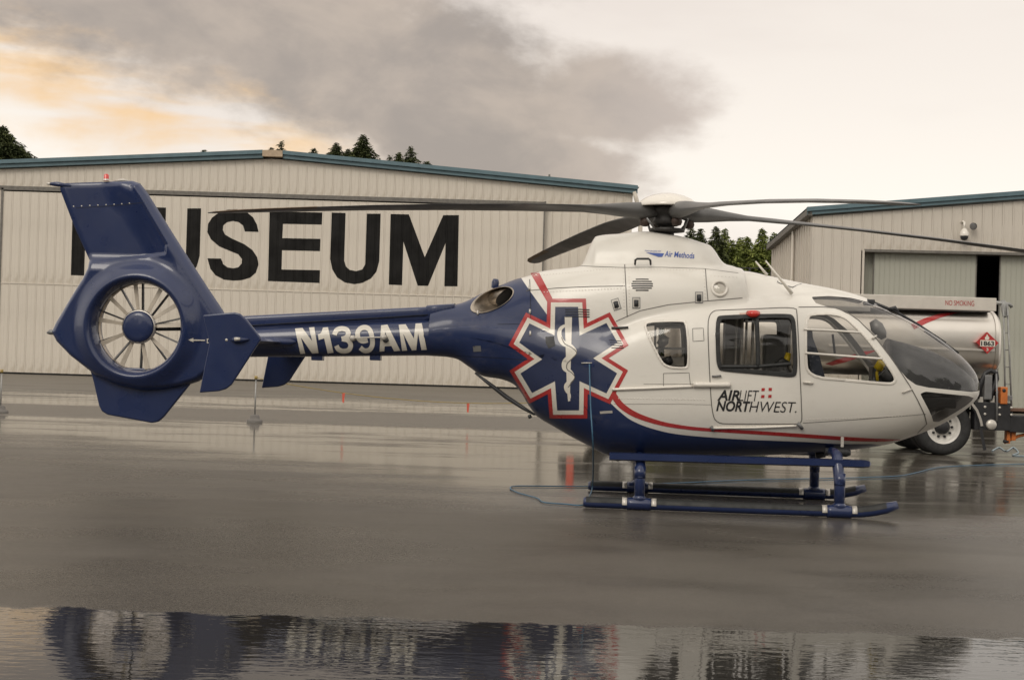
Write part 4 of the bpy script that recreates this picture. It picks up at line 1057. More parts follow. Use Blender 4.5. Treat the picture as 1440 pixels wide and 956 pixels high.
xr, xf = H1(899, 700, -1.0)[0], H1(1180, 715, -1.0)[0]
for yl in (-1.0, 1.0):
    skid(yl); s_ = -1 if yl < 0 else 1
    for xx in (xr, xf):
        MB().tube([(xx, yl, .05), (xx, yl, .12), (xx, yl, .16)], [.0, .075, .05], 16).build('skid_saddle', M['blue'], heli)
        MB().tube([(xx - .13, yl, .062), (xx - .09, yl, .064), (xx + .09, yl, .064), (xx + .13, yl, .062)], [.064, .068, .068, .064], 18).build('skid_sleeve', M['blue'], heli)
        MB().tube([(xx - .11, yl, .075), (xx - .03, yl, .125), (xx, yl, .16), (xx + .03, yl, .125), (xx + .11, yl, .075)], [.02, .035, .045, .035, .02], 10).build('skid_gusset', M['blue'], heli)
        for dx in (-.155, .155):
            Vs = []
            for x__ in (xx + dx - .026, xx + dx + .026):
                for rr_ in (.0635, .067):
                    Vs += [(x__, yl + rr_ * math.cos(R(-8 + 196 * j / 10)), .062 + rr_ * math.sin(R(-8 + 196 * j / 10))) for j in range(11)]
            Fs_ = []
            for j in range(10): Fs_ += [(j, j + 1, j + 23, j + 22), (j + 11, j + 12, j + 34, j + 33), (j, j + 1, j + 12, j + 11), (j + 22, j + 23, j + 34, j + 33)]
            MB().add(Vs, Fs_, True).build('skid_strap', M['strap'], heli)
for xx in (xr, xf):
    xt_ = xx - (.0 if xx == xr else .02); zt_ = .53 if xx == xr else .66
    pts = [(xx, -1.0, .10), (xx, -.995, .35), (xt_, -.97, zt_ - .12), (xt_, -.90, zt_ - .02), (xt_, -.75, zt_), (xt_, .75, zt_), (xt_, .90, zt_ - .02), (xt_, .97, zt_ - .12), (xx, .995, .35), (xx, 1.0, .10)]
    MB().tube(pts, [.055, .058, .060, .056, .052, .052, .056, .060, .058, .055], 16).build('cross_tube', M['blue'], heli)
    for yl in (-.995, .995): MB().tube([(xx, yl, .33), (xx, yl * .985, .46)], [.0595, .0625], 16).build('cross_tube_sleeve', M['blue'], heli)
for yl in (-1.0, 1.0):
    xs0, zs0 = H1(857, 640, -1.0); xs1, zs1 = H1(1226, 651, -1.0)
    b_ = MB(); V = []
    for (x, sc) in ((xs0, 1), (xs1 - .08, 1), (xs1 - .02, .8), (xs1, .3)):
        for (dy, dz) in ((-.085, .035), (.085, .035), (.085, -.03), (.05, -.045), (-.05, -.045), (-.085, -.03)):
            V.append((x, yl * .93 + dy * sc, np.interp(x, [xs0, xs1], [zs0, zs1]) - .01 + dz * sc))
    Fs = [(i * 6 + j, i * 6 + (j + 1) % 6, i * 6 + 6 + (j + 1) % 6, i * 6 + 6 + j) for i in range(3) for j in range(6)] + [tuple(range(6)), tuple(range(18, 24))]
    MB().add(V, Fs).build('boarding_step', M['blue'], heli)
MB().tube([hloc(1160, 634, -.5), hloc(1190, 636, -.5), hloc(1196, 636, -.5)], [.04, .05, .03], 10).build('cross_tube_damper', M['dark'], heli)
MB().tube([hloc(1147, 640, -.1), hloc(1160, 638, -.1)], [.04, .04], 10).build('search_lamp', M['dark'], heli)
MB().box(XL(1172) , XL(1176), -.72, -.70, zat(628, 1175, -.7), zat(614, 1175, -.7), .003).build('tube_bracket', M['strap'], heli)
MB().tube([hloc(860, 643, -.1), hloc(870, 648, -.1)], .01, 6).build('drain_pipe', M['grey'], heli)
MB().tube([hloc(744, 583, -.25), hloc(746, 588, -.25)], .02, 8).build('drain_pipe', M['dark'], heli)

# ---- rotor head
mx_ = 0.0; mast_x = H1(938, 320)[0]; Zh = H1(938, 300)[1]
lt = lambda py: H1(938, py)[1]
MB().tube([(mast_x, 0, lt(345)), (mast_x, 0, lt(292))], [.085, .075], 20).build('rotor_mast', M['hub'], heli)
MB().lathe([(0.001, lt(272.3)), (.10, lt(272.8)), (.19, lt(275.5)), (.27, lt(280)), (.33, lt(286)), (.355, lt(291)), (.35, lt(292.5)), (.30, lt(291.5)), (.001, lt(290))], (0, 0, 1), (mast_x, 0, 0), 48).build('rotor_cap', M['white'], heli)
MB().lathe([(.14, lt(291)), (.20, lt(293)), (.21, lt(297)), (.15, lt(302)), (.15, lt(308)), (.17, lt(313)), (.12, lt(318)), (.05, lt(319))], (0, 0, 1), (mast_x, 0, 0), 24).build('rotor_hub', M['hub'], heli)
MB().lathe([(.13, lt(321)), (.20, lt(322)), (.20, lt(326)), (.13, lt(327))], (0, 0, 1), (mast_x, 0, 0), 24).build('swash_plate', M['hub'], heli)
tips = {}
AZ = [107, 197, 287, 17]
# droop at tip from the photograph
def tip_z(az_, px, py):
    d_l = ray(px, py) @ Rinv.T; xt_ = mast_x + 5.1 * math.cos(R(az_)); yt_ = 5.1 * math.sin(R(az_)); t = (yt_ - CL[1]) / d_l[1]; return float(CL[2] + d_l[2] * t)
TZ = [tip_z(107 + 4.6, 752, 370), tip_z(197 + 4.6, 291, 298.5), tip_z(287 + 4.6, 1283, 288), tip_z(17 + 4.6, 1467, 358)]
for az_, tz, pit0 in zip(AZ, TZ, (27, 13, 13, 13)):
    a = R(az_) - YAW; root = Zh + .01
    secs = []
    #   r, chord, thick, pitch deg, material break
    T_r = [(.10, .10, .10, 0), (.28, .19, .20, 2), (.50, .19, .17, 6), (.75, .17, .11, 12), (1.0, .19, .06, 14), (1.35, .25, .045, 12), (1.7, .289, .036, 10), (2.5, .289, .034, 8), (3.4, .289, .032, 5), (4.3, .289, .030, 2), (4.75, .285, .026, 0), (4.95, .23, .02, 0), (5.05, .16, .014, 0), (5.10, .06, .008, 0)]
    V = []; ca, sa = math.cos(a), math.sin(a); n = 12
    def sect(r, ch, tk, pt, ri):
        zz = root + (tz - root) * (max(0, r - .3) / 4.8)**1.6
        sweep = 0 if r < 4.75 else (r - 4.75)**1.3 * .25
        pp = R(pt * pit0 / 13)
        o_ = []
        for j in range(n):
            t = 2 * math.pi * j / n; u = math.cos(t) * ch / 2; v = math.sin(t) * tk / 2 * (1 if ch < .2 else (1.15 - .5 * (u / ch + .5)) * (0.7 + .6 * abs(math.sin(t))))
            u += -sweep
            uu = -u * math.cos(pp) + v * math.sin(pp) * 0; vv = -u * math.sin(pp) + v
            # u axis: perpendicular to the blade in the rotor plane
            o_.append((mast_x + r * ca + sa * uu * 1, r * sa - ca * uu * 1, zz - vv * 1))
        return o_
    for T4 in T_r: V += sect(*T4, 0)
    k = len(T_r); Fs = [(i * n + j, i * n + (j + 1) % n, (i + 1) * n + (j + 1) % n, (i + 1) * n + j) for i in range(k - 1) for j in range(n)]
    q = MB().add(V, Fs, True); q.F.append(tuple(range((k - 1) * n, k * n))); q.S.append(False)
    bl = q.build('rotor_blade', M['blade'], heli)
    Ve = []
    for (r, ch, tk, pt) in ((4.0, .293, .035, 3), (4.5, .293, .031, 1.2), (4.75, .289, .029, 0), (4.95, .234, .023, 0), (5.06, .15, .016, 0)):
        s_ = sect(r, ch, tk * 1.04, pt, 0); Ve += [s_[j % n] for j in (10, 11, 0, 1, 2)]
    Fe = [(i * 5 + j, i * 5 + j + 1, i * 5 + 6 + j, i * 5 + 5 + j) for i in range(4) for j in range(4)]
    MB().add(Ve, Fe, True).build('erosion_strip', M['bronze'], bl)
    # damper and pitch link
    dm = (mast_x + .27 * ca, .27 * sa, Zh - .115)
    MB().lathe([(.02, .045), (.050, .04), (.062, .0), (.050, -.04), (.02, -.05)], (0, 0, 1), dm, 16).build('lag_damper', M['rust'], heli)
    MB().tube([(mast_x + .30 * ca - .12 * sa, .30 * sa + .12 * ca, Zh - .08), (mast_x + .20 * ca - .12 * sa, .20 * sa + .12 * ca, lt(324))], .014, 8).build('pitch_link', M['grey'], heli)

# ================================================================== HANGARS
PROF = [(0.0, 0.0), (0.012, -0.045), (0.052, -0.045), (0.066, -0.006), (0.20, -0.004), (0.215, -0.014), (0.245, -0.014), (0.26, -0.004), (1.0, 0.0)]  # fractions of pitch for the later ones
def panel_profile(p):
    xs = [0, .012, .055, .075, p * .48, p * .48 + .012, p * .48 + .035, p * .48 + .047, p - .010, p - .004, p]
    ys = [0, -.024, -.024, -.001, 0, -.005, -.005, 0, 0, .009, .009]
    return xs, ys
def panel_mesh(name, p, h0, h1, mt, z0=0.0):
    """ribbed cladding panel; top edge height goes h0..h1"""
    xs, ys = panel_profile(p); V = []
    for x, y in zip(xs, ys): V += [(x, y, z0), (x, y, h0 + (h1 - h0) * x / p)]
    Fs = [(2 * i, 2 * i + 2, 2 * i + 3, 2 * i + 1) for i in range(len(xs) - 1)]
    me = bpy.data.meshes.new(name); me.from_pydata(V, [], Fs); me.materials.append(mt); me.update(); return me
def panel(me, name, parent, x, y, z, rz=0):
    o = bpy.data.objects.new(name, me); COL.objects.link(o); o.parent = parent; o.location = (x, y, z); o.rotation_euler = (0, 0, rz); return o

YW = 71.0
hx0 = float(at(0, 530, YW)[0]); 
hgA = empty('hangar', (0, YW, 0)); tag(hgA, 'long pale beige metal hangar with MUSEUM painted in black across its closed doors', 'hangar')
wx = lambda px, py=400: float(at(px, py, YW)[0]); wz = lambda px, py: float(at(px, py, YW)[2])
pitchA = (wx(660) - wx(640)) / 20 * 12.45
xL, xR = wx(-420), wx(889, 300); xPk = wx(385, 222); zPk = wz(385, 222); zER = wz(893, 272)
slope = (zPk - zER) / (wx(893, 272) - xPk)
roofz = lambda x: zPk - slope * abs(x - xPk)
xD0, xD1 = wx(3, 400), wx(762, 400); zTr = wz(380, 276.5); zG = wz(450, 411)
n0 = int((xR - xL) / pitchA) + 1; x_first = xR - n0 * pitchA
zc_ = .12
below = panel_mesh('wall_panel', pitchA, zTr - .0, zTr, M['wall'], 0.0)
up_mesh = {}
for i in range(n0):
    x = x_first + i * pitchA
    ha, hb = roofz(x) - .05, roofz(x + pitchA) - .05
    me = panel_mesh('wall_panel', pitchA, ha - zTr, hb - zTr, M['wall'])
    panel(me, 'wall_panel', hgA, x, 0, zTr)
    if x + pitchA / 2 > xD1 or x + pitchA / 2 < xD0: panel(below, 'wall_panel', hgA, x, 0, 0)
# doors: leaf with upper and lower panel rows, standing proud of the wall
door = empty('sliding_door', (0, -.28, 0), 0, hgA)
nd = int(round((xD1 - xD0) / pitchA)); pd = (xD1 - xD0) / nd
dup_ = panel_mesh('door_panel', pd, zTr - zG - .16, zTr - zG - .16, M['wall']); dlo = panel_mesh('door_panel', pd, zG - .09 - .02, zG - .09 - .02, M['wall'])
for i in range(nd):
    panel(dup_, 'door_panel', door, xD0 + i * pd, 0, zG); panel(dlo, 'door_panel', door, xD0 + i * pd, 0, .09)
MB().box(xD0, xD1, -.035, .02, zG - .035, zG + .012).build('door_girt', M['wall'], door)
MB().box(xD0 - .08, xD0 + .03, -.06, .24, .1, zTr).build('door_edge', M['track'], door)
MB().box(xD1 - .02, xD1 + .05, -.03, .24, .1, zTr).build('door_edge', M['track'], door)
MB().box(xD0, xD1, .02, .26, .01, .10).build('door_sill', M['void'], door)
MB().box(xD0 - .2, xD1 + .05, -.34, -.0015, zTr - .10, zTr + .11, .01).build('door_track', M['track'], hgA)
MB().box(xD1, xD1 + .09, -.36, -.0015, zTr - .2, zTr + .13).build('track_end', M['track'], hgA)
# base gap
MB().box(x_first, xR, .02, .2, 0.0, .05).build('base_trim', M['void'], hgA)
# barge trims: two layers
def barge(xa__, xb__, nm):
    for (dz0, dz1, dy) in ((-.02, .20, -.30), (.17, .36, -.42)):
        V = [(xa__, dy, roofz(xa__) + dz0), (xb__, dy, roofz(xb__) + dz0), (xb__, dy, roofz(xb__) + dz1), (xa__, dy, roofz(xa__) + dz1)]
        V += [(a, .0, c_) for a, b2, c_ in V]
        MB().add(V, [(0, 1, 2, 3), (7, 6, 5, 4), (0, 4, 5, 1), (3, 2, 6, 7), (0, 3, 7, 4), (1, 5, 6, 2)]).build(nm, M['trim'], hgA)
zoff = .36
barge(xL - .3, xPk - .5, 'roof_trim'); barge(xPk + .5, wx(893, 272) + .1, 'roof_trim')
V = [(xPk - .5, -.44, roofz(xPk - .5) + .04), (xPk + .5, -.44, roofz(xPk + .5) + .04), (xPk + .5, -.44, roofz(xPk + .5) + .34), (xPk, -.44, zPk + .34), (xPk - .5, -.44, roofz(xPk - .5) + .34)]
V += [(a, 0, c_) for a, b2, c_ in V]
MB().add(V, [(0, 1, 2, 3, 4), (9, 8, 7, 6, 5)] + [(i, (i + 1) % 5, (i + 1) % 5 + 5, i + 5) for i in range(5)]).build('ridge_cap', mat('ridge_cap_tan', (0.42, 0.32, 0.22), .6), hgA)
# roof sheets and side wall, body behind
dep = 40
MB().add([(xL - .3, -.3, roofz(xL - .3) + .3), (xPk, -.3, zPk + .3), (xPk, dep, zPk + .3), (xL - .3, dep, roofz(xL - .3) + .3)], [(0, 1, 2, 3)]).build('roof', M['trim'], hgA)
MB().add([(xR + .3, -.3, roofz(xR + .3) + .3), (xPk, -.3, zPk + .3), (xPk, dep, zPk + .3), (xR + .3, dep, roofz(xR + .3) + .3)], [(0, 1, 2, 3)]).build('roof', M['trim'], hgA)
MB().add([(xR, .0, 0), (xR, dep, 0), (xR, dep, roofz(xR)), (xR, 0, roofz(xR))], [(0, 1, 2, 3)]).build('side_wall', M['wall'], hgA)
MB().box(xL + .1, xR - .1, .3, dep, 0, zER - .3).build('hangar_core', M['void'], hgA)
# gutter / downspout bracket at the right eave
MB().tube([(xR + .05, -.25, roofz(xR) + .05), (xR + .18, -.2, roofz(xR) - .35), (xR + .42, -.1, roofz(xR) - 1.3), (xR + .42, -.1, .1)], .11, 8).build('downspout', M['wall'], hgA)
MB().tube([(wx(772, 262), -.2, roofz(wx(772, 262)) + .3), (wx(772, 262), -.2, roofz(wx(772, 262)) + .5)], .05, 6).build('roof_vent', M['track'], hgA)
# letters, following the ribs
Z4 = lambda pts, dx=0, dy=0: [(240 + x / 3 + dx, 180 + y / 3 + dy) for x, y in pts]
Mp = [(928, 363), (1005, 365), (1072, 545), (1150, 368), (1216, 368), (1210, 668), (1155, 668), (1160, 485), (1086, 666), (1042, 665), (982, 480), (976, 663), (920, 661)]
Upg = [(680, 357), (738, 359), (732, 560), (740, 585), (756, 599), (783, 604), (808, 597), (821, 575), (828, 362), (886, 362), (880, 562), (868, 606), (845, 635), (810, 653), (775, 659), (735, 652), (702, 630), (682, 597), (673, 552)]
Ep = [(418, 352), (640, 357), (638, 408), (474, 405), (471, 465), (632, 468), (630, 520), (470, 516), (468, 597), (630, 600), (628, 654), (411, 646)]
Sp = [(371, 439), (313, 437), (306, 412), (286, 397), (262, 393), (238, 398), (222, 412), (220, 430), (230, 450), (255, 465), (310, 490), (345, 515), (365, 545), (371, 575), (360, 610), (335, 632), (300, 642), (265, 644), (225, 640), (190, 622), (168, 595), (155, 550), (213, 551), (222, 575), (240, 588), (262, 592), (285, 588), (300, 572), (301, 553), (285, 533), (250, 519), (205, 500), (170, 470), (155, 440), (158, 405), (175, 378), (205, 357), (240, 345), (280, 343), (320, 354), (348, 378), (364, 408)]
pxs, pys = panel_profile(pd)
def wall_y(x):
    t = (x - xD0) % pd; return float(np.interp(t, pxs, pys))
for nm, poly in (('M', Z4(Mp, -447, -13.4)), ('U', Z4(Upg, -252.5, -7.5)), ('S', Z4(Sp)), ('E', Z4(Ep)), ('U', Z4(Upg)), ('M', Z4(Mp))):
    pts = at(np.array([p_[0] for p_ in poly]), np.array([p_[1] for p_ in poly]), YW - .28)
    V2 = [(p_[0], p_[2]) for p_ in pts]; bm = bmesh.new(); vs = [bm.verts.new((v[0], 0, v[1])) for v in V2]
    for t in tessellate_polygon([[Vector((v[0], v[1], 0)) for v in V2]]): bm.faces.new([vs[i] for i in t])
    mn_, mx2 = min(v[0] for v in V2), max(v[0] for v in V2)
    for i in range(nd + 1):
        for q in pxs[:-1]:
            xx = xD0 + i * pd + q
            if mn_ < xx < mx2: bmesh.ops.bisect_plane(bm, geom=bm.verts[:] + bm.edges[:] + bm.faces[:], plane_co=(xx, 0, 0), plane_no=(1, 0, 0))
    for v in bm.verts: v.co.y = wall_y(v.co.x + 1e-5) - .006
    me = bpy.data.meshes.new('painted_letter'); bm.to_mesh(me); bm.free(); me.materials.append(M['letter'])
    o = bpy.data.objects.new('painted_letter', me); COL.objects.link(o); o.parent = door; o['label'] = 'black painted capital letter ' + nm

# ---- right hangar
YB = 55.0
bx = lambda px, py: float(at(px, py, YB)[0]); bz = lambda px, py: float(at(px, py, YB)[2])
cxB, zE = bx(1143, 303), bz(1143, 303)
yawB = R(-5.0)
hgB = empty('hangar', (cxB, YB, 0), yawB); tag(hgB, 'right hand beige metal hangar with blue roof edge and grey green sliding door slightly open', 'hangar')
cB, sB = math.cos(yawB), math.sin(yawB)
def loc(px, py, yl=0.0):
    d = ray(px, py); o_ = CAM - np.array((cxB, YB, 0)); dl = np.array((cB * d[0] + sB * d[1], -sB * d[0] + cB * d[1], d[2])); ol = np.array((cB * o_[0] + sB * o_[1], -sB * o_[0] + cB * o_[1], o_[2]))
    t = (yl - ol[1]) / dl[1]; p_ = ol + dl * t; return float(p_[0]), float(p_[2])
xe_, ze_ = loc(1440, 281); x0_, z0_ = loc(1146, 303); slB = (ze_ - z0_) / (xe_ - x0_)
rB = lambda x: z0_ + slB * x
pB = (loc(1253, 350)[0] - loc(1225, 350)[0]) / 2
xd0, zd = loc(1215, 353); xd1 = loc(1520, 355)[0]
zd = (zd + loc(1410, 358)[1]) / 2
nB = 34
for i in range(nB):
    x = i * pB; 
    if xd0 < x + pB / 2 < xd1: z0 = zd + .02
    else: z0 = 0
    me = panel_mesh('wall_panel', pB, rB(x) - .05 - z0, rB(x + pB) - .05 - z0, M['wall2']); panel(me, 'wall_panel', hgB, x, 0, z0)
xEnd = nB * pB
# door reveal and leaves
xg0 = loc(1229, 355, .5)[0]; xg1 = loc(1373, 356, .3)[0]; xg2 = loc(1408, 357, .3)[0]
MB().box(xd0 - .06, xd0 + .02, -.04, .8, 0, zd + .04).build('door_jamb', M['wall2'], hgB)
MB().box(xd0, xd1, -.03, .8, zd - .02, zd + .08).build('door_head', M['track'], hgB)
def leaf(xa__, xb__, yy, mt):
    L = empty('sliding_door', (0, yy, 0), 0, hgB); n = max(1, int(round((xb__ - xa__) / .19))); p_ = (xb__ - xa__) / n
    xs = [0, .008, .03, .038, p_]; ys = [0, -.016, -.016, 0, 0]; V = []
    for x, y in zip(xs, ys): V += [(x, y, .1), (x, y, zd)]
    me = bpy.data.meshes.new('door_panel'); me.from_pydata(V, [], [(2 * i, 2 * i + 2, 2 * i + 3, 2 * i + 1) for i in range(4)]); me.materials.append(mt)
    for i in range(n): panel(me, 'door_panel', L, xa__ + i * p_, 0, 0)
    MB().box(xa__ - .04, xa__, -.03, .05, .05, zd).build('door_edge', M['track'], L); MB().box(xb__, xb__ + .04, -.03, .05, .05, zd).build('door_edge', M['track'], L)
leaf(xd0 + .03, xg0, .62, M['doorgrn']); leaf(xg0, xg1, .35, M['doorgrn']); leaf(xg2, xd1, .35, M['doorgrn'])
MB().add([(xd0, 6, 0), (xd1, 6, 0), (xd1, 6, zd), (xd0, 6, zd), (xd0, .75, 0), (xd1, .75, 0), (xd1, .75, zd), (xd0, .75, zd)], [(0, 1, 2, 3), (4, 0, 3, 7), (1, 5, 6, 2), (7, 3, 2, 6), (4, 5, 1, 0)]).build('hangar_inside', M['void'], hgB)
# trims
for (a0, a1, dy, m_) in ((.02, .17, -.20, 'trim'), (.155, .32, -.28, 'trim')):
    V = [(-.25, dy, rB(-.25) + a0), (xEnd, dy, rB(xEnd) + a0), (xEnd, dy, rB(xEnd) + a1), (-.25, dy, rB(-.25) + a1)]; V += [(a, 0, c_) for a, b2, c_ in V]
    MB().add(V, [(0, 1, 2, 3), (7, 6, 5, 4), (0, 4, 5, 1), (3, 2, 6, 7), (0, 3, 7, 4), (1, 5, 6, 2)]).build('roof_trim', M[m_], hgB)
# left side wall receding: splayed lean; panels, eave gutter
def loc_side(px, py):      # point of the side wall plane x=0 seen at pixel
    d = ray(px, py); o_ = CAM - np.array((cxB, YB, 0)); dl = np.array((cB * d[0] + sB * d[1], -sB * d[0] + cB * d[1], d[2])); ol = np.array((cB * o_[0] + sB * o_[1], -sB * o_[0] + cB * o_[1], o_[2]))
    t = (0 - ol[0]) / dl[0]; p_ = ol + dl * t; return float(p_[1]), float(p_[2])
yS1 = loc_side(1119, 340)[0]; yS2 = loc_side(1090, 375)[0]
print('side wall', yS1, loc_side(1119, 328), yS2, loc_side(1090, 365), z0_)
def proj_px(lx_, ly_, lz_):
    w_ = np.array((cxB + cB * lx_ - sB * ly_, YB + sB * lx_ + cB * ly_, lz_)) - CAM
    return CX + F_PX * (w_ @ Rt) / (w_ @ Fw)
dB = 4.0
while proj_px(-.2, dB, z0_) > 1080 and dB < 60: dB += .25
MB().add([(0, 0, 0), (0, dB, 0), (0, dB, z0_), (0, 0, z0_)], [(0, 1, 2, 3)]).build('side_wall', M['wall2'], hgB)
for k in range(1, int(dB / .86)): MB().box(-.04, -.001, k * .86 - .03, k * .86 + .03, 0, z0_ - .05).build('side_rib', M['wall2'], hgB)
MB().box(-.26, -.02, -.2, dB, z0_ - .04, z0_ + .22, .03).build('gutter', M['track'], hgB)
MB().tube([(-.12, yS1, z0_ - .1), (-.12, yS1, .1)], .06, 8).build('downspout', M['wall2'], hgB)
MB().add([(-.25, -.2, rB(-.25) + .3), (xEnd, -.2, rB(xEnd) + .3), (xEnd, dB, rB(xEnd) + .3), (-.25, dB, rB(-.25) + .3)], [(0, 1, 2, 3)]).build('roof', M['trim'], hgB)
# camera dome and flood lamp
def hB(px, py, yl): x, z = loc(px, py, yl); return (x, yl, z)
dc = empty('dome_camera', hB(1356, 338, -.35), 0); dc.parent = None
wl = Matrix.Rotation(yawB, 3, 'Z') @ Vector(hB(1356, 332, -.35)); dc.location = (wl.x + cxB, wl.y + YB, wl.z)
tag(dc, 'white dome security camera with black lens bowl on hangar gable', 'camera')
MB().lathe([(.001, .30), (.05, .30), (.11, .24), (.17, .12), (.18, .02), (.175, .0)], (0, 0, 1), (0, 0, 0), 20).build('housing', M['white'], dc)
MB().lathe([(.15, .0), (.14, -.08), (.10, -.14), (.001, -.17)], (0, 0, 1), (0, 0, 0), 20).build('lens_bowl', M['dark'], dc)
MB().tube([(0, .38, .55), (0, .15, .58), (0, .02, .5), (0, 0, .28)], .045, 8).build('arm', M['white'], dc)
wl = Matrix.Rotation(yawB, 3, 'Z') @ Vector(hB(1370.5, 317, -.25))
fl = empty('flood_lamp', (wl.x + cxB, wl.y + YB, wl.z)); tag(fl, 'small black wall lamp beside the dome camera', 'lamp')
MB().box(-.02, .04, .1, .28, -.03, .05).tube([(0, .12, .0), (-.02, .0, -.02), (-.08, -.1, -.05)], [.05, .11, .14], 12).build('lamp_head', M['dark'], fl)
MB().lathe([(.001, 0), (.11, .01), (.13, .0)], (-.6, -.7, -.3), (-.10, -.13, -.06), 14).build('lamp_glass', M['grey'], fl)

# ================================================================== TRUCK
YT = 26.4
tk = empty('fuel_truck', (float(at(1330, 600, YT)[0]), YT, 0)); tag(tk, 'fuel tanker truck with polished tank and cream walkway box behind the helicopter nose', 'truck')
tx0 = float(tk.location[0])
def tp(px, py, dy=0.0):
    p_ = at(px, py, YT + dy); return (float(p_[0]) - tx0, dy, float(p_[2]))
TX = lambda px, py=520: tp(px, py)[0]; TZ_ = lambda px, py, dy=0: tp(px, py, dy)[2]
def wheel(x, z, r, yy=0.0, side=-1, near=True):
    w = .29
    prof = [(r * .60, .0), (r * .64, -.015), (r * .80, -.03), (r * .93, -.02), (r * .985, .02), (r, .07), (r, w - .07), (r * .985, w - .02), (r * .93, w), (r * .62, w)]
    t = MB().lathe(prof, (0, 1, 0), (x, yy, z), 48).build('wheel', M['tyre'], tk)
    if near:
        MB().lathe([(r * .62, .0), (r * .60, .015), (r * .56, .02), (r * .53, .10), (r * .46, .135), (r * .30, .14), (r * .26, .12)], (0, 1, 0), (x, yy, z), 40).build('rim', M['rim'], t)
        MB().lathe([(.27 * r, .14), (.26 * r, .06), (.20 * r, .03), (.10 * r, .01), (.001, .01)], (0, 1, 0), (x, yy, z), 24).build('hub', M['chassis'], t)
        for k in range(10):
            a = 2 * math.pi * k / 10; MB().lathe([(.001, 0), (.022, .0), (.022, .05)], (0, 1, 0), (x + .36 * r * math.cos(a), yy + .09, z + .36 * r * math.sin(a)), 8).build('lug_nut', M['chassis'], t)
    return t
rw = 0.525; wx_ = TX(1327, 600); zw = rw
wheel(wx_, zw, rw); wheel(wx_, zw, rw, .33, near=False); wheel(wx_, zw, rw, 1.75, near=False); wheel(wx_, zw, rw, 2.08, near=False)
wheel(TX(1243, 600), zw, rw, .0) if False else None
wheel(TX(870), zw, rw, 0); wheel(TX(870), zw, rw, 2.0, near=False)
MB().lathe([(.09, 0), (.09, 1.7)], (0, 1, 0), (wx_, .35, zw), 12).build('axle', M['chassis'], tk)
# tank: rounded section
zt0, zt1 = TZ_(1390, 432), TZ_(1390, 533); zc2 = (zt0 + zt1) / 2; hh2 = (zt0 - zt1) / 2
V = []; nseg = 48
xs_t = [(TX(1413.5), .62), (TX(1412.8), .80), (TX(1411), .92), (TX(1407), .985), (TX(1402), 1.0), (TX(1100), 1), (TX(962), 1.0), (TX(956), .97), (TX(950), .8), (TX(948), .5)]
for (x, sc) in xs_t:
    for j in range(nseg):
        t = 2 * math.pi * j / nseg; cs, sn = math.cos(t), math.sin(t); n_ = 3.2
        V.append((x, 1.2 + 1.15 * sc * math.copysign(abs(cs)**(2 / n_), cs), zc2 + hh2 * sc * math.copysign(abs(sn)**(2 / n_), sn)))
k = len(xs_t); Fs = [(i * nseg + j, i * nseg + (j + 1) % nseg, (i + 1) * nseg + (j + 1) % nseg, (i + 1) * nseg + j) for i in range(k - 1) for j in range(nseg)]
q = MB().add(V, Fs, True); q.F += [tuple(range(nseg)), tuple(range((k - 1) * nseg, k * nseg))]; q.S += [False, False]
tank = q.build('tank', M['alu'], tk)
for px in (1403, 1290, 1180, 1070):
    V = []
    for x in (TX(px) - .03, TX(px) + .03):
        for j in range(nseg):
            t = 2 * math.pi * j / nseg; cs, sn = math.cos(t), math.sin(t)
            V.append((x, 1.2 + 1.160 * math.copysign(abs(cs)**(2 / 3.2), cs), zc2 + (hh2 + .01) * math.copysign(abs(sn)**(2 / 3.2), sn)))
    if px == 1403: MB().add(V, [(j, (j + 1) % nseg, (j + 1) % nseg + nseg, j + nseg) for j in range(nseg)], True).build('tank_band', M['alu'], tank)
MB().box(TX(1165), TX(1398), -.01, .02, TZ_(1390, 494), TZ_(1390, 491), .004).build('tank_rail', M['alu'], tank)
wb = MB().box(TX(955), TX(1400), .04, .11, TZ_(1300, 434.5), TZ_(1300, 416), .01).build('walkway_board', M['truckpaint'], tk)
MB().box(TX(955), TX(1396), .2, 2.2, TZ_(1300, 436), TZ_(1300, 432), .01).box(TX(955), TX(1400), 2.3, 2.37, TZ_(1300, 432.5), TZ_(1300, 416), .01).build('walkway_deck', M['grey'], tk)
V_, T_ = text_px('NO SMOKING', 1329.5, 429.3, 1370, 430.4, 7.2, bold=.0)
mesh_obj('warning_lettering', [tp(a, b_, .035) for a, b_ in V_], T_, M['red'], tk)
# red swoosh on the tank shoulder: follow the tank surface
def tank_y(z): 
    q_ = min(1, abs(z - zc2) / hh2); return 1.2 - 1.15 * (1 - q_**3.2)**(1 / 3.2)
def on_tank(px, py, off=.006):
    y = .1
    for _ in range(12):
        p_ = tp(px, py, y); y = .5 * y + .5 * (tank_y(p_[2]) - off)
    return p_
sw = [(1281, 456), (1300, 447.5), (1320, 441.5), (1345, 437), (1372, 435), (1372, 436), (1345, 440), (1322, 446.5), (1304, 454), (1286, 463)]
V_, Fg = grid_cut(sw, tessellate_polygon([[Vector((a, b_, 0)) for a, b_ in sw]]), 3)
mesh_obj('red_swoosh', [on_tank(a, b_) for a, b_ in V_], Fg, M['red'], tank)
sw = [(1160, 512), (1185, 503), (1215, 494), (1235, 492), (1215, 500), (1190, 509), (1170, 514)]
V_, Fg = grid_cut(sw, tessellate_polygon([[Vector((a, b_, 0)) for a, b_ in sw]]), 3)
mesh_obj('red_swoosh', [on_tank(a, b_) for a, b_ in V_], Fg, M['red'], tank)
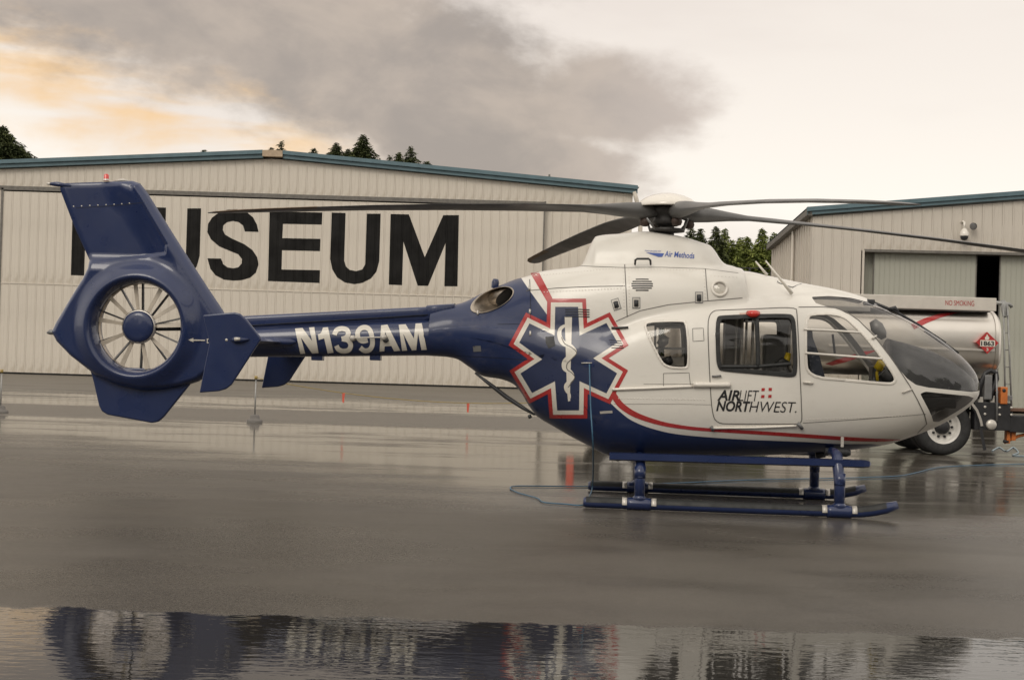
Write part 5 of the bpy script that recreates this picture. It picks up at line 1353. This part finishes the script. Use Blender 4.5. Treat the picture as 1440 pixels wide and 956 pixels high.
# placard
pc_ = MB(); dpt = [(1388, 466.5), (1404.5, 482.3), (1388.5, 497.5), (1372.5, 481)]
pl_ = mesh_obj('hazard_placard', [tp(a, b_, -.03) for a, b_ in dpt] + [tp(a, b_, .05) for a, b_ in dpt], [(0, 1, 2, 3), (0, 4, 5, 1), (1, 5, 6, 2), (2, 6, 7, 3), (3, 7, 4, 0)], M['red'], tk)
mesh_obj('placard_field', [tp(a, b_, -.034) for a, b_ in [(1378.5, 478), (1399.5, 478.6), (1399.3, 487.6), (1378.3, 487)]], [(0, 1, 2, 3)], M['decal_white'], pl_)
V_, T_ = text_px('1863', 1379.7, 486, 1398, 486.5, 6.8, bold=.03)
mesh_obj('placard_number', [tp(a, b_, -.038) for a, b_ in V_], T_, M['black_txt'], pl_)
fl_ = [(1388, 469.5), (1390, 473), (1391.5, 475), (1390.5, 477.3), (1388, 477.8), (1385.4, 477.2), (1384.8, 474.5), (1386.6, 473)]
mesh_obj('placard_flame', [tp(a, b_, -.034) for a, b_ in fl_], [tuple(range(8))], M['decal_white'], pl_)
V_, T_ = text_px('3', 1387, 493.4, 1390, 493.4, 4.0, bold=.02); mesh_obj('placard_class', [tp(a, b_, -.036) for a, b_ in V_], T_, M['decal_white'], pl_)
# ladder
for px0, px1 in ((1411, 1414), (1416.5, 1423)):
    MB().tube([tp(px0, 428, .4), tp((px0 + px1) / 2, 500, .3), tp(px1, 590, .25)], .018, 6).build('ladder_rail', M['galv'], tk)
for k in range(7):
    y_ = 444 + k * 24; t = (y_ - 428) / 162
    MB().tube([tp(1411 + 3 * t, y_, .35), tp(1416.5 + 6.5 * t, y_, .35)], .012, 6).build('ladder_rung', M['galv'], tk)
MB().tube([tp(1398, 425, .5), tp(1410, 427, .5), tp(1420, 428, .5), tp(1423, 432, .5)], .035, 8).build('rear_handrail', M['galv'], tk)
MB().tube([tp(1409, 424, .55), tp(1412, 430, .5), tp(1413, 445, .4)], [.06, .07, .04], 8).build('vent_pipe', M['galv'], tk)
MB().tube([tp(1374, 560, .0), tp(1381, 535, 0), tp(1386, 524, 0), tp(1393, 521, 0), tp(1401, 524, 0), tp(1402, 532, 0), tp(1396, 548, 0), tp(1392, 562, 0)], .045, 10).build('hose', M['chassis'], tk)
MB().box(TX(1384), TX(1395), -.05, .10, TZ_(1390, 562), TZ_(1390, 527), .02).build('hose_bracket', M['grey'], tk)
# chassis and rear
ch = MB().box(TX(1372), TX(1422), -.02, .25, TZ_(1400, 605), TZ_(1400, 566), .01).build('chassis_plate', M['chassis'], tk)
for (a, b_) in ((1385, 572), (1385, 582), (1405.5, 573), (1405.5, 583), (1423 - 1, 573), (1423 - 1, 583)):
    MB().lathe([(.001, .02), (.022, .02), (.024, 0)], (0, -1, 0), tp(a, b_, -.02), 8).build('bolt', M['strap'], ch)
MB().box(TX(1422), TX(1470), .0, .3, TZ_(1430, 608), TZ_(1430, 584), .02).build('rear_bumper', M['chassis'], tk)
MB().box(TX(1424), TX(1470), .2, .3, TZ_(1430, 579), TZ_(1430, 574), .01).build('rear_rail', mat('rusty_rail', (.16, .09, .06), .7), tk)
MB().box(TX(870), TX(1374), .35, .45, TZ_(1300, 585), TZ_(1300, 566), .01).build('chassis_rail', M['chassis'], tk)
MB().box(TX(870), TX(1374), 1.9, 2.0, TZ_(1300, 585), TZ_(1300, 566), .01).build('chassis_rail', M['chassis'], tk)
MB().box(TX(940), TX(1400), .5, 1.9, TZ_(1300, 566), TZ_(1300, 548), .01).build('tank_cradle', M['chassis'], tk)
MB().box(TX(1407), TX(1417), -.05, .12, TZ_(1412, 568), TZ_(1412, 544), .015).build('valve_box', M['orange'], tk)
MB().box(TX(1396), TX(1405), .0, .12, TZ_(1400, 550), TZ_(1400, 544), .01).build('valve_box', M['orange'], tk)
MB().lathe([(.001, .01), (.03, .01), (.035, 0)], (0, -1, 0), tp(1412, 549, -.05), 10).build('valve_knob', M['chassis'], tk)
MB().box(TX(1394), TX(1400), .0, .1, TZ_(1397, 566), TZ_(1397, 556), .01).box(TX(1377), TX(1384), .0, .1, TZ_(1380, 566), TZ_(1380, 558), .01).build('valve_body', M['strap'], tk)
MB().box(TX(1417), TX(1425), .0, .1, TZ_(1420, 563), TZ_(1420, 556), .01).build('valve_body', M['grey'], tk)
MB().lathe([(.001, .02), (.085, .02), (.095, 0), (.095, -.3)], (0, -1, 0), tp(1394.5, 597, -.06), 24).build('hose_cap', M['strap'], tk)
MB().tube([tp(1401, 520, -.02), tp(1402, 560, -.06), tp(1402, 592, -.06)], .02, 6).build('hanging_strap', M['grey'], tk)
MB().box(TX(1421), TX(1426), .1, .25, TZ_(1423, 624), TZ_(1423, 606), .01).box(TX(1428), TX(1434), .1, .25, TZ_(1430, 620), TZ_(1430, 606), .01).tube([tp(1412, 622, .15), tp(1432, 613, .15), tp(1445, 610, .15)], .03, 8).build('tow_hitch', M['orange'], tk)
MB().tube([tp(1411, 620, .12), tp(1418, 621, .12)], .03, 8).build('hitch_pin', M['chassis'], tk)
# mud guard with bright edge, and hanging flap
def arc_strip(name, pts, y0, y1, w, mt):
    V = []
    for i, p_ in enumerate(pts):
        a = np.array(pts[max(i - 1, 0)], float); b_ = np.array(pts[min(i + 1, len(pts) - 1)], float); t = (b_ - a) / np.linalg.norm(b_ - a); nn = np.array((t[1], -t[0])) * w / 2
        for yy, s_ in ((y0, -1), (y0, 1), (y1, 1), (y1, -1)): V.append(tp(p_[0] + nn[0] * s_, p_[1] + nn[1] * s_, yy))
    k = len(pts); Fs = [(i * 4 + j, i * 4 + (j + 1) % 4, i * 4 + 4 + (j + 1) % 4, i * 4 + 4 + j) for i in range(k - 1) for j in range(4)] + [(0, 1, 2, 3), tuple(range(4 * k - 4, 4 * k))]
    return MB().add(V, Fs).build(name, mt, tk)
arc_strip('mud_guard', [(1283, 590), (1290, 572), (1305, 559), (1327, 553), (1350, 557), (1363, 565), (1372, 577), (1378, 592), (1381, 612), (1385, 633)], -.05, .65, 4.5, M['chassis'])
arc_strip('guard_edge', [(1355, 557), (1366, 566), (1374, 577), (1379, 590), (1381, 599)], -.075, -.055, 3.6, M['alu'])
# cab at the far left end
xcab0, xcab1 = TX(808), TX(925)
V = []; cabp = [(xcab0, .75), (xcab0, 1.35), (xcab0 + .25, 1.65), (xcab0 + .55, 2.55), (xcab1, 2.65), (xcab1, .75)]
for yy in (.05, 2.35): V += [(x, yy, z) for x, z in cabp]
MB().add(V, [tuple(range(6)), tuple(range(6, 12))[::-1]] + [(i, (i + 1) % 6, (i + 1) % 6 + 6, i + 6) for i in range(6)]).build('cab', M['truckpaint'], tk)
MB().box(xcab0 - .18, xcab0 + .3, .05, 2.35, .38, .78, .04).build('front_bumper', M['chassis'], tk)
MB().box(xcab0 - .10, xcab0 + .04, .02, .22, .25, 1.05, .03).build('corner_marker', M['cone'], tk)
MB().box(xcab0 + .62, xcab1 - .35, .03, .055, 1.7, 2.4, .01).build('cab_window', M['rubber'], tk)
MB().box(TX(1000), TX(1100), .0, .5, .55, 1.0, .03).build('side_locker', M['grey'], tk)
MB().box(TX(1130), TX(1210), .0, .5, .50, 1.0, .03).build('side_locker', M['truckpaint'], tk)

# ================================================================== ROPE POSTS
def rope_post(px, py, top_px, label, hide=False):
    b_ = gnd(px, py); o = empty('rope_post', (float(b_[0]), float(b_[1]), 0)); tag(o, label, 'post', 'rope barrier posts')
    h = float(at(top_px[0], top_px[1], b_[1])[2])
    MB().tube([(0, 0, .05), (0, 0, h)], .016, 10).build('pole', M['galv'], o)
    MB().lathe([(.17, 0), (.17, .05), (.14, .07), (.11, .08), (.10, .14), (.07, .17), (.001, .17)], (0, 0, 1), (0, 0, 0), 20).build('base', M['concrete'], o)
    MB().tube([(0, 0, h - .03), (0, 0, h + .04)], .035, 8).build('pole_cap', M['rope_y'], o)
    return Vector((float(b_[0]), float(b_[1]), h))
pA = rope_post(0.5, 581, (2, 522), 'thin grey barrier post at the far left edge of the apron')
pB_ = rope_post(358, 594, (357.5, 531), 'thin grey barrier post on round concrete base below the tail stabiliser')
pC = rope_post(960, 601, (961, 541), 'thin grey barrier post hidden behind the helicopter cabin')
def rope(a, b_, sag, label, yflags=()):
    pts = [a.lerp(b_, t) - Vector((0, 0, sag * 4 * t * (1 - t))) for t in np.linspace(0, 1, 33)]
    o = MB().tube(pts, .009, 6).build('barrier_rope', M['rope_y']); tag(o, label, 'rope'); return pts
pts = rope(pB_, pC, .50, 'yellow sagging rope running right from the barrier post behind the tail boom')
for i, (px, nm) in enumerate(((491.5, 'small red orange flag hanging from rope under the registration lettering'), (650, 'small red orange flag hanging from rope beneath the tail cone'))):
    # nearest rope point by image column
    best = min(pts, key=lambda p_: abs(CX + F_PX * ((np.array(p_) - CAM) @ Rt) / ((np.array(p_) - CAM) @ Fw) - px))
    o = MB().add([(best.x - .03, best.y, best.z), (best.x + .035, best.y - .01, best.z), (best.x + .015, best.y - .02, best.z - .22), (best.x - .02, best.y, best.z - .20),
                  (best.x - .03, best.y + .012, best.z), (best.x + .035, best.y + .005, best.z), (best.x + .015, best.y - .005, best.z - .22), (best.x - .02, best.y + .012, best.z - .20)],
                 [(0, 1, 2, 3), (7, 6, 5, 4), (0, 4, 5, 1), (1, 5, 6, 2), (2, 6, 7, 3), (3, 7, 4, 0)]).build('rope_flag', M['cone'])
    tag(o, nm, 'flag', 'flags on the barrier rope')

# ================================================================== BLUE CABLE
def Wl(v): q_ = Matrix.Rotation(YAW, 3, 'Z') @ Vector(v); return q_ + Vector(tuple(HO))
top = Wl(S(829, 512)[0] + np.array((0, -.03, 0)))
gp = lambda px, py: Vector(tuple(float(c) for c in gnd(px, py, .012)))
def bez(P_, n=10):
    P_ = [P_[0]] + P_ + [P_[-1]]; o_ = []
    for i in range(1, len(P_) - 2):
        for t in np.linspace(0, 1, n, endpoint=False):
            p0, p1, p2, p3 = P_[i - 1:i + 3]; o_.append(.5 * ((2 * p1) + (-p0 + p2) * t + (2 * p0 - 5 * p1 + 4 * p2 - p3) * t**2 + (-p0 + 3 * p1 - 3 * p2 + p3) * t**3))
    return o_ + [P_[-2]]
d0 = top
e1 = gp(833, 690)
mid1 = Vector((float(at(830.5, 570, 15.3)[0]), 15.3, float(at(830.5, 570, 15.3)[2]))); mid2 = Vector((float(at(834, 630, 15.4)[0]), 15.4, float(at(834, 630, 15.4)[2])))
c1 = bez([d0, mid1, mid2, e1 + Vector((0, 0, .06)), gp(826, 702), gp(818, 710), gp(795, 708.5), gp(765, 706), gp(755, 700), gp(730, 693), gp(718, 687), gp(722, 683.5), gp(745, 683), gp(790, 683.5), gp(832, 683.5), gp(900, 680.5), gp(960, 678.5), gp(1040, 675), gp(1130, 673), gp(1200, 671.5), gp(1262, 669), gp(1290, 664), gp(1320, 657), gp(1370, 654), gp(1440, 652), gp(1520, 650)])
tag(MB().tube(c1, .008, 6).build('ground_cable', M['cable']), 'blue cable hanging from the helicopter side and snaking over the wet tarmac', 'cable')
c2 = bez([gp(1395, 634), gp(1405, 629), gp(1415, 634), gp(1425, 629), gp(1432, 636), gp(1424, 640), gp(1440, 641)])
tag(MB().tube(c2, .014, 6).build('loose_hose', mat('pale_blue_hose', (.3, .38, .42), .5)), 'pale blue loose hose lying behind the truck under its hitch', 'hose')

# ================================================================== TREES
def conifer(name, pos, h, w, mt, label, group, seed, dens=1.0, bare=0.0, irregular=.22, vis=11.0):
    """w = half width at vis metres below the tip; the part that stands in view is built finest"""
    rn = np.random.RandomState(seed); o = empty(name, pos); tag(o, label, 'tree', group)
    MB().tube([(0, 0, 0), (rn.uniform(-.1, .1), 0, h * .5), (0, 0, h)], [h * .018, h * .010, .02], 7).build('trunk', M['bark'], o)
    C_ = []; SZ = []; AA = []; d = .05
    while d < min(h * .93, vis * 2.6):
        fine = d < vis * 1.25; sf = 1.0 if fine else 2.2
        rad = (w * min(1.5, (d / vis)**.85)) * (1 + rn.uniform(-irregular, irregular)) + .08
        nb_ = max(4, int((6 + 7 * rad) * dens / sf)); a0 = rn.uniform(0, 6.28)
        for k in range(nb_):
            if rn.rand() < bare: continue
            a = a0 + 6.283 * k / nb_ + rn.uniform(-.35, .35); L = rad * rn.uniform(.5, 1.25)
            n_ = max(5, int(L / (.030 * sf))); t = rn.uniform(.02, 1, n_)**.8; r = L * t; up = rn.uniform(.0, .5); zj = rn.uniform(-1, 1) * (.05 + .045 * min(d, 8))
            sp = (.05 + .10 * L * (1 - t)) ; off = rn.normal(size=(n_, 3)) * sp[:, None] * (1, 1, .55)
            c_ = np.stack([r * math.cos(a), r * math.sin(a), h - d + zj + up * r - .6 * r * t], 1) + off
            C_.append(c_); SZ.append((.045 + .05 * rn.rand(n_)) * sf * (1 + .5 * min(1, rad / 2))); AA.append(a + rn.uniform(-1.1, 1.1, n_))
        d += (.10 + .045 * min(d, 7)) * (1 if fine else 2.2)
    C_ = np.vstack(C_); SZ = np.concatenate(SZ)[:, None]; AA = np.concatenate(AA); n_ = len(C_)
    D = np.stack([np.cos(AA), np.sin(AA), rn.uniform(-.8, .3, n_)], 1) * SZ * 2.4; Q = np.stack([-np.sin(AA), np.cos(AA), rn.uniform(-1, 1, n_)], 1) * SZ * .55
    V = np.stack([C_ - Q, C_ + Q, C_ + D], 1).reshape(-1, 3)
    me = bpy.data.meshes.new('crown'); me.vertices.add(3 * n_); me.vertices.foreach_set('co', V.astype(np.float32).ravel())
    me.loops.add(3 * n_); me.loops.foreach_set('vertex_index', np.arange(3 * n_)); me.polygons.add(n_); me.polygons.foreach_set('loop_start', np.arange(n_) * 3)
    me.update(calc_edges=True); me.materials.append(mt)
    c = bpy.data.objects.new('crown', me); COL.objects.link(c); c.parent = o
    return o
YL = 118
specL = [ (287, 211, 1.6, 'fir'), (303, 216, .8, 'bare'), (382, 208, 1.1, 'fir'), (396, 199, 1.2, 'sparse'), (441, 209, 1.6, 'fir'), (473, 201, 2.0, 'fir'), (490, 210, 1.8, 'fir'), (511, 190, 2.1, 'fir'), (548, 219, 1.1, 'sparse'), (561, 215, 1.6, 'fir'), (578, 206, 1.7, 'sparse2'), (600, 227, 3.0, 'fir'), (771, 258, .01, None)]
names = ['small fir tip just left of the hangar ridge', 'thin spindly treetop left of the ridge cap', 'low fir tip right behind the ridge cap', 'open spindly fir just right of the ridge cap', 'small lone fir tip right of the ridge', 'stout dark fir left of the tallest tree', 'short fir squeezed beside the tallest tree', 'tallest dark fir behind the museum hangar', 'thin spire right of the tallest fir', 'slim fir between thin spire and open topped fir', 'open layered fir with spire top right of the tallest', 'low flat topped fir at the right end of the group']
for i, (px, py, w, k_) in enumerate(specL):
    if k_ is None: continue
    p_ = at(px, py, YL + (i % 3) * 6); hgt = float(p_[2])
    conifer('fir_tree', (float(p_[0]), float(p_[1]), 0), hgt, w * 1.15, M['fir'], names[i], 'firs behind the museum hangar', 30 + i, dens=1.15 if k_ == 'fir' else .8, bare=.0 if k_ == 'fir' else .2, vis=4.0)
for i, (px, py, w, lb) in enumerate(((4, 178, 6.0, 'large dark bushy fir above the left end of the museum hangar'), (28, 206, 5.0, 'lower rounded dark fir beside the large one at left'))):
    p_ = at(px, py, 96 + i * 4); conifer('fir_tree', (float(p_[0]), float(p_[1]), 0), float(p_[2]), w * .62, M['fir'], lb, 'firs behind the museum hangar', 70 + i, dens=1.6, irregular=.35, vis=5.0)
specR = [(972, 322), (985, 322), (1007, 319), (1019, 322), (1030, 338), (1041, 334), (1051, 333), (1062, 345), (1072, 322), (1084, 345), (1089, 327), (1101, 336), (1115, 345), (1128, 352), (1000, 340), (955, 340), (925, 350)]
lbR = ['fir just right of the rotor mast', 'dark fir right of the mast', 'tall dark fir left of the clearing', 'tall fir with dark spire beside it', 'low green fir in the middle gap', 'rounded green fir in the middle', 'green fir with twin look in the middle', 'short green fir before the tallest', 'tallest green fir left of the right hangar', 'short fir tucked between the two tallest', 'second tallest fir near the hangar corner', 'thin open fir touching the hangar gutter', 'fir half behind the right hangar', 'fir behind the right hangar corner', 'bushy low fir under the tall dark ones', 'fir behind the mast', 'fir left of the mast']
for i, (px, py) in enumerate(specR):
    p_ = at(px, py, 100 + (i * 7) % 13); conifer('fir_tree', (float(p_[0]), float(p_[1]), 0), float(p_[2]), 2.2 if i not in (3, 11) else 1.7, M['fir2'] if i not in (0, 1, 2) else M['fir'], lbR[i], 'firs between the hangars', 90 + i, dens=1.1, bare=.0 if i not in (10, 11) else .2, vis=6.0)
# hedge row / chain fence below them
fe = empty('chain_fence', (0, 84, 0)); tag(fe, 'dark wire fence in front of the firs between the hangars', 'fence')
xf0, xf1 = float(at(900, 380, 84)[0]), float(at(1085, 380, 84)[0]); zf1 = float(at(1050, 377, 84)[2])
for k in range(7): MB().tube([(xf0 + k * (xf1 - xf0) / 6, 0, 0), (xf0 + k * (xf1 - xf0) / 6, 0, zf1)], .05, 6).build('post', M['chassis'], fe)
for k in range(5): MB().tube([(xf0, 0, zf1 - k * .28), (xf1, 0, zf1 - k * .28)], .03, 5).build('rail', M['chassis'], fe)
# low dense woodland behind everything
rn = np.random.RandomState(5); V = []; Fs = []
for k in range(26000):
    x = rn.uniform(-75, 130); y = rn.uniform(125, 150); hmax = 7.0 + 3 * math.sin(x * .21) + 2 * math.sin(x * .63); z = rn.uniform(.2, hmax); s_ = rn.uniform(.3, .9)
    a = rn.normal(size=(3, 3)) * s_ * .6; n0_ = len(V); V += [(x + a[j, 0], y + a[j, 1], z + a[j, 2]) for j in range(3)]; Fs.append((n0_, n0_ + 1, n0_ + 2))
o = mesh_obj('woodland', V, Fs, M['fir']); tag(o, 'dense dark woodland edge far behind the hangars', 'woodland', kind='stuff')
V = []; Fs = []
for k in range(16000):
    t = rn.uniform(-1.5, 1.5); dd = rn.uniform(62, 76); x = dd * math.sin(t); y = -dd * math.cos(t) * 1.0; top_ = 13 + 3 * math.sin(t * 17) + 2.5 * math.sin(t * 41)
    z = top_ * rn.uniform(0, 1)**.8; s_ = rn.uniform(.7, 1.7)
    a = rn.normal(size=(3, 3)) * s_ * .7; n0_ = len(V); V += [(x + a[j, 0], y + a[j, 1], z + a[j, 2]) for j in range(3)]; Fs.append((n0_, n0_ + 1, n0_ + 2))
o = mesh_obj('woodland', V, Fs, M['fir']); tag(o, 'dark woodland edge across the apron behind the viewer', 'woodland', kind='stuff')
bpy.context.view_layer.update()
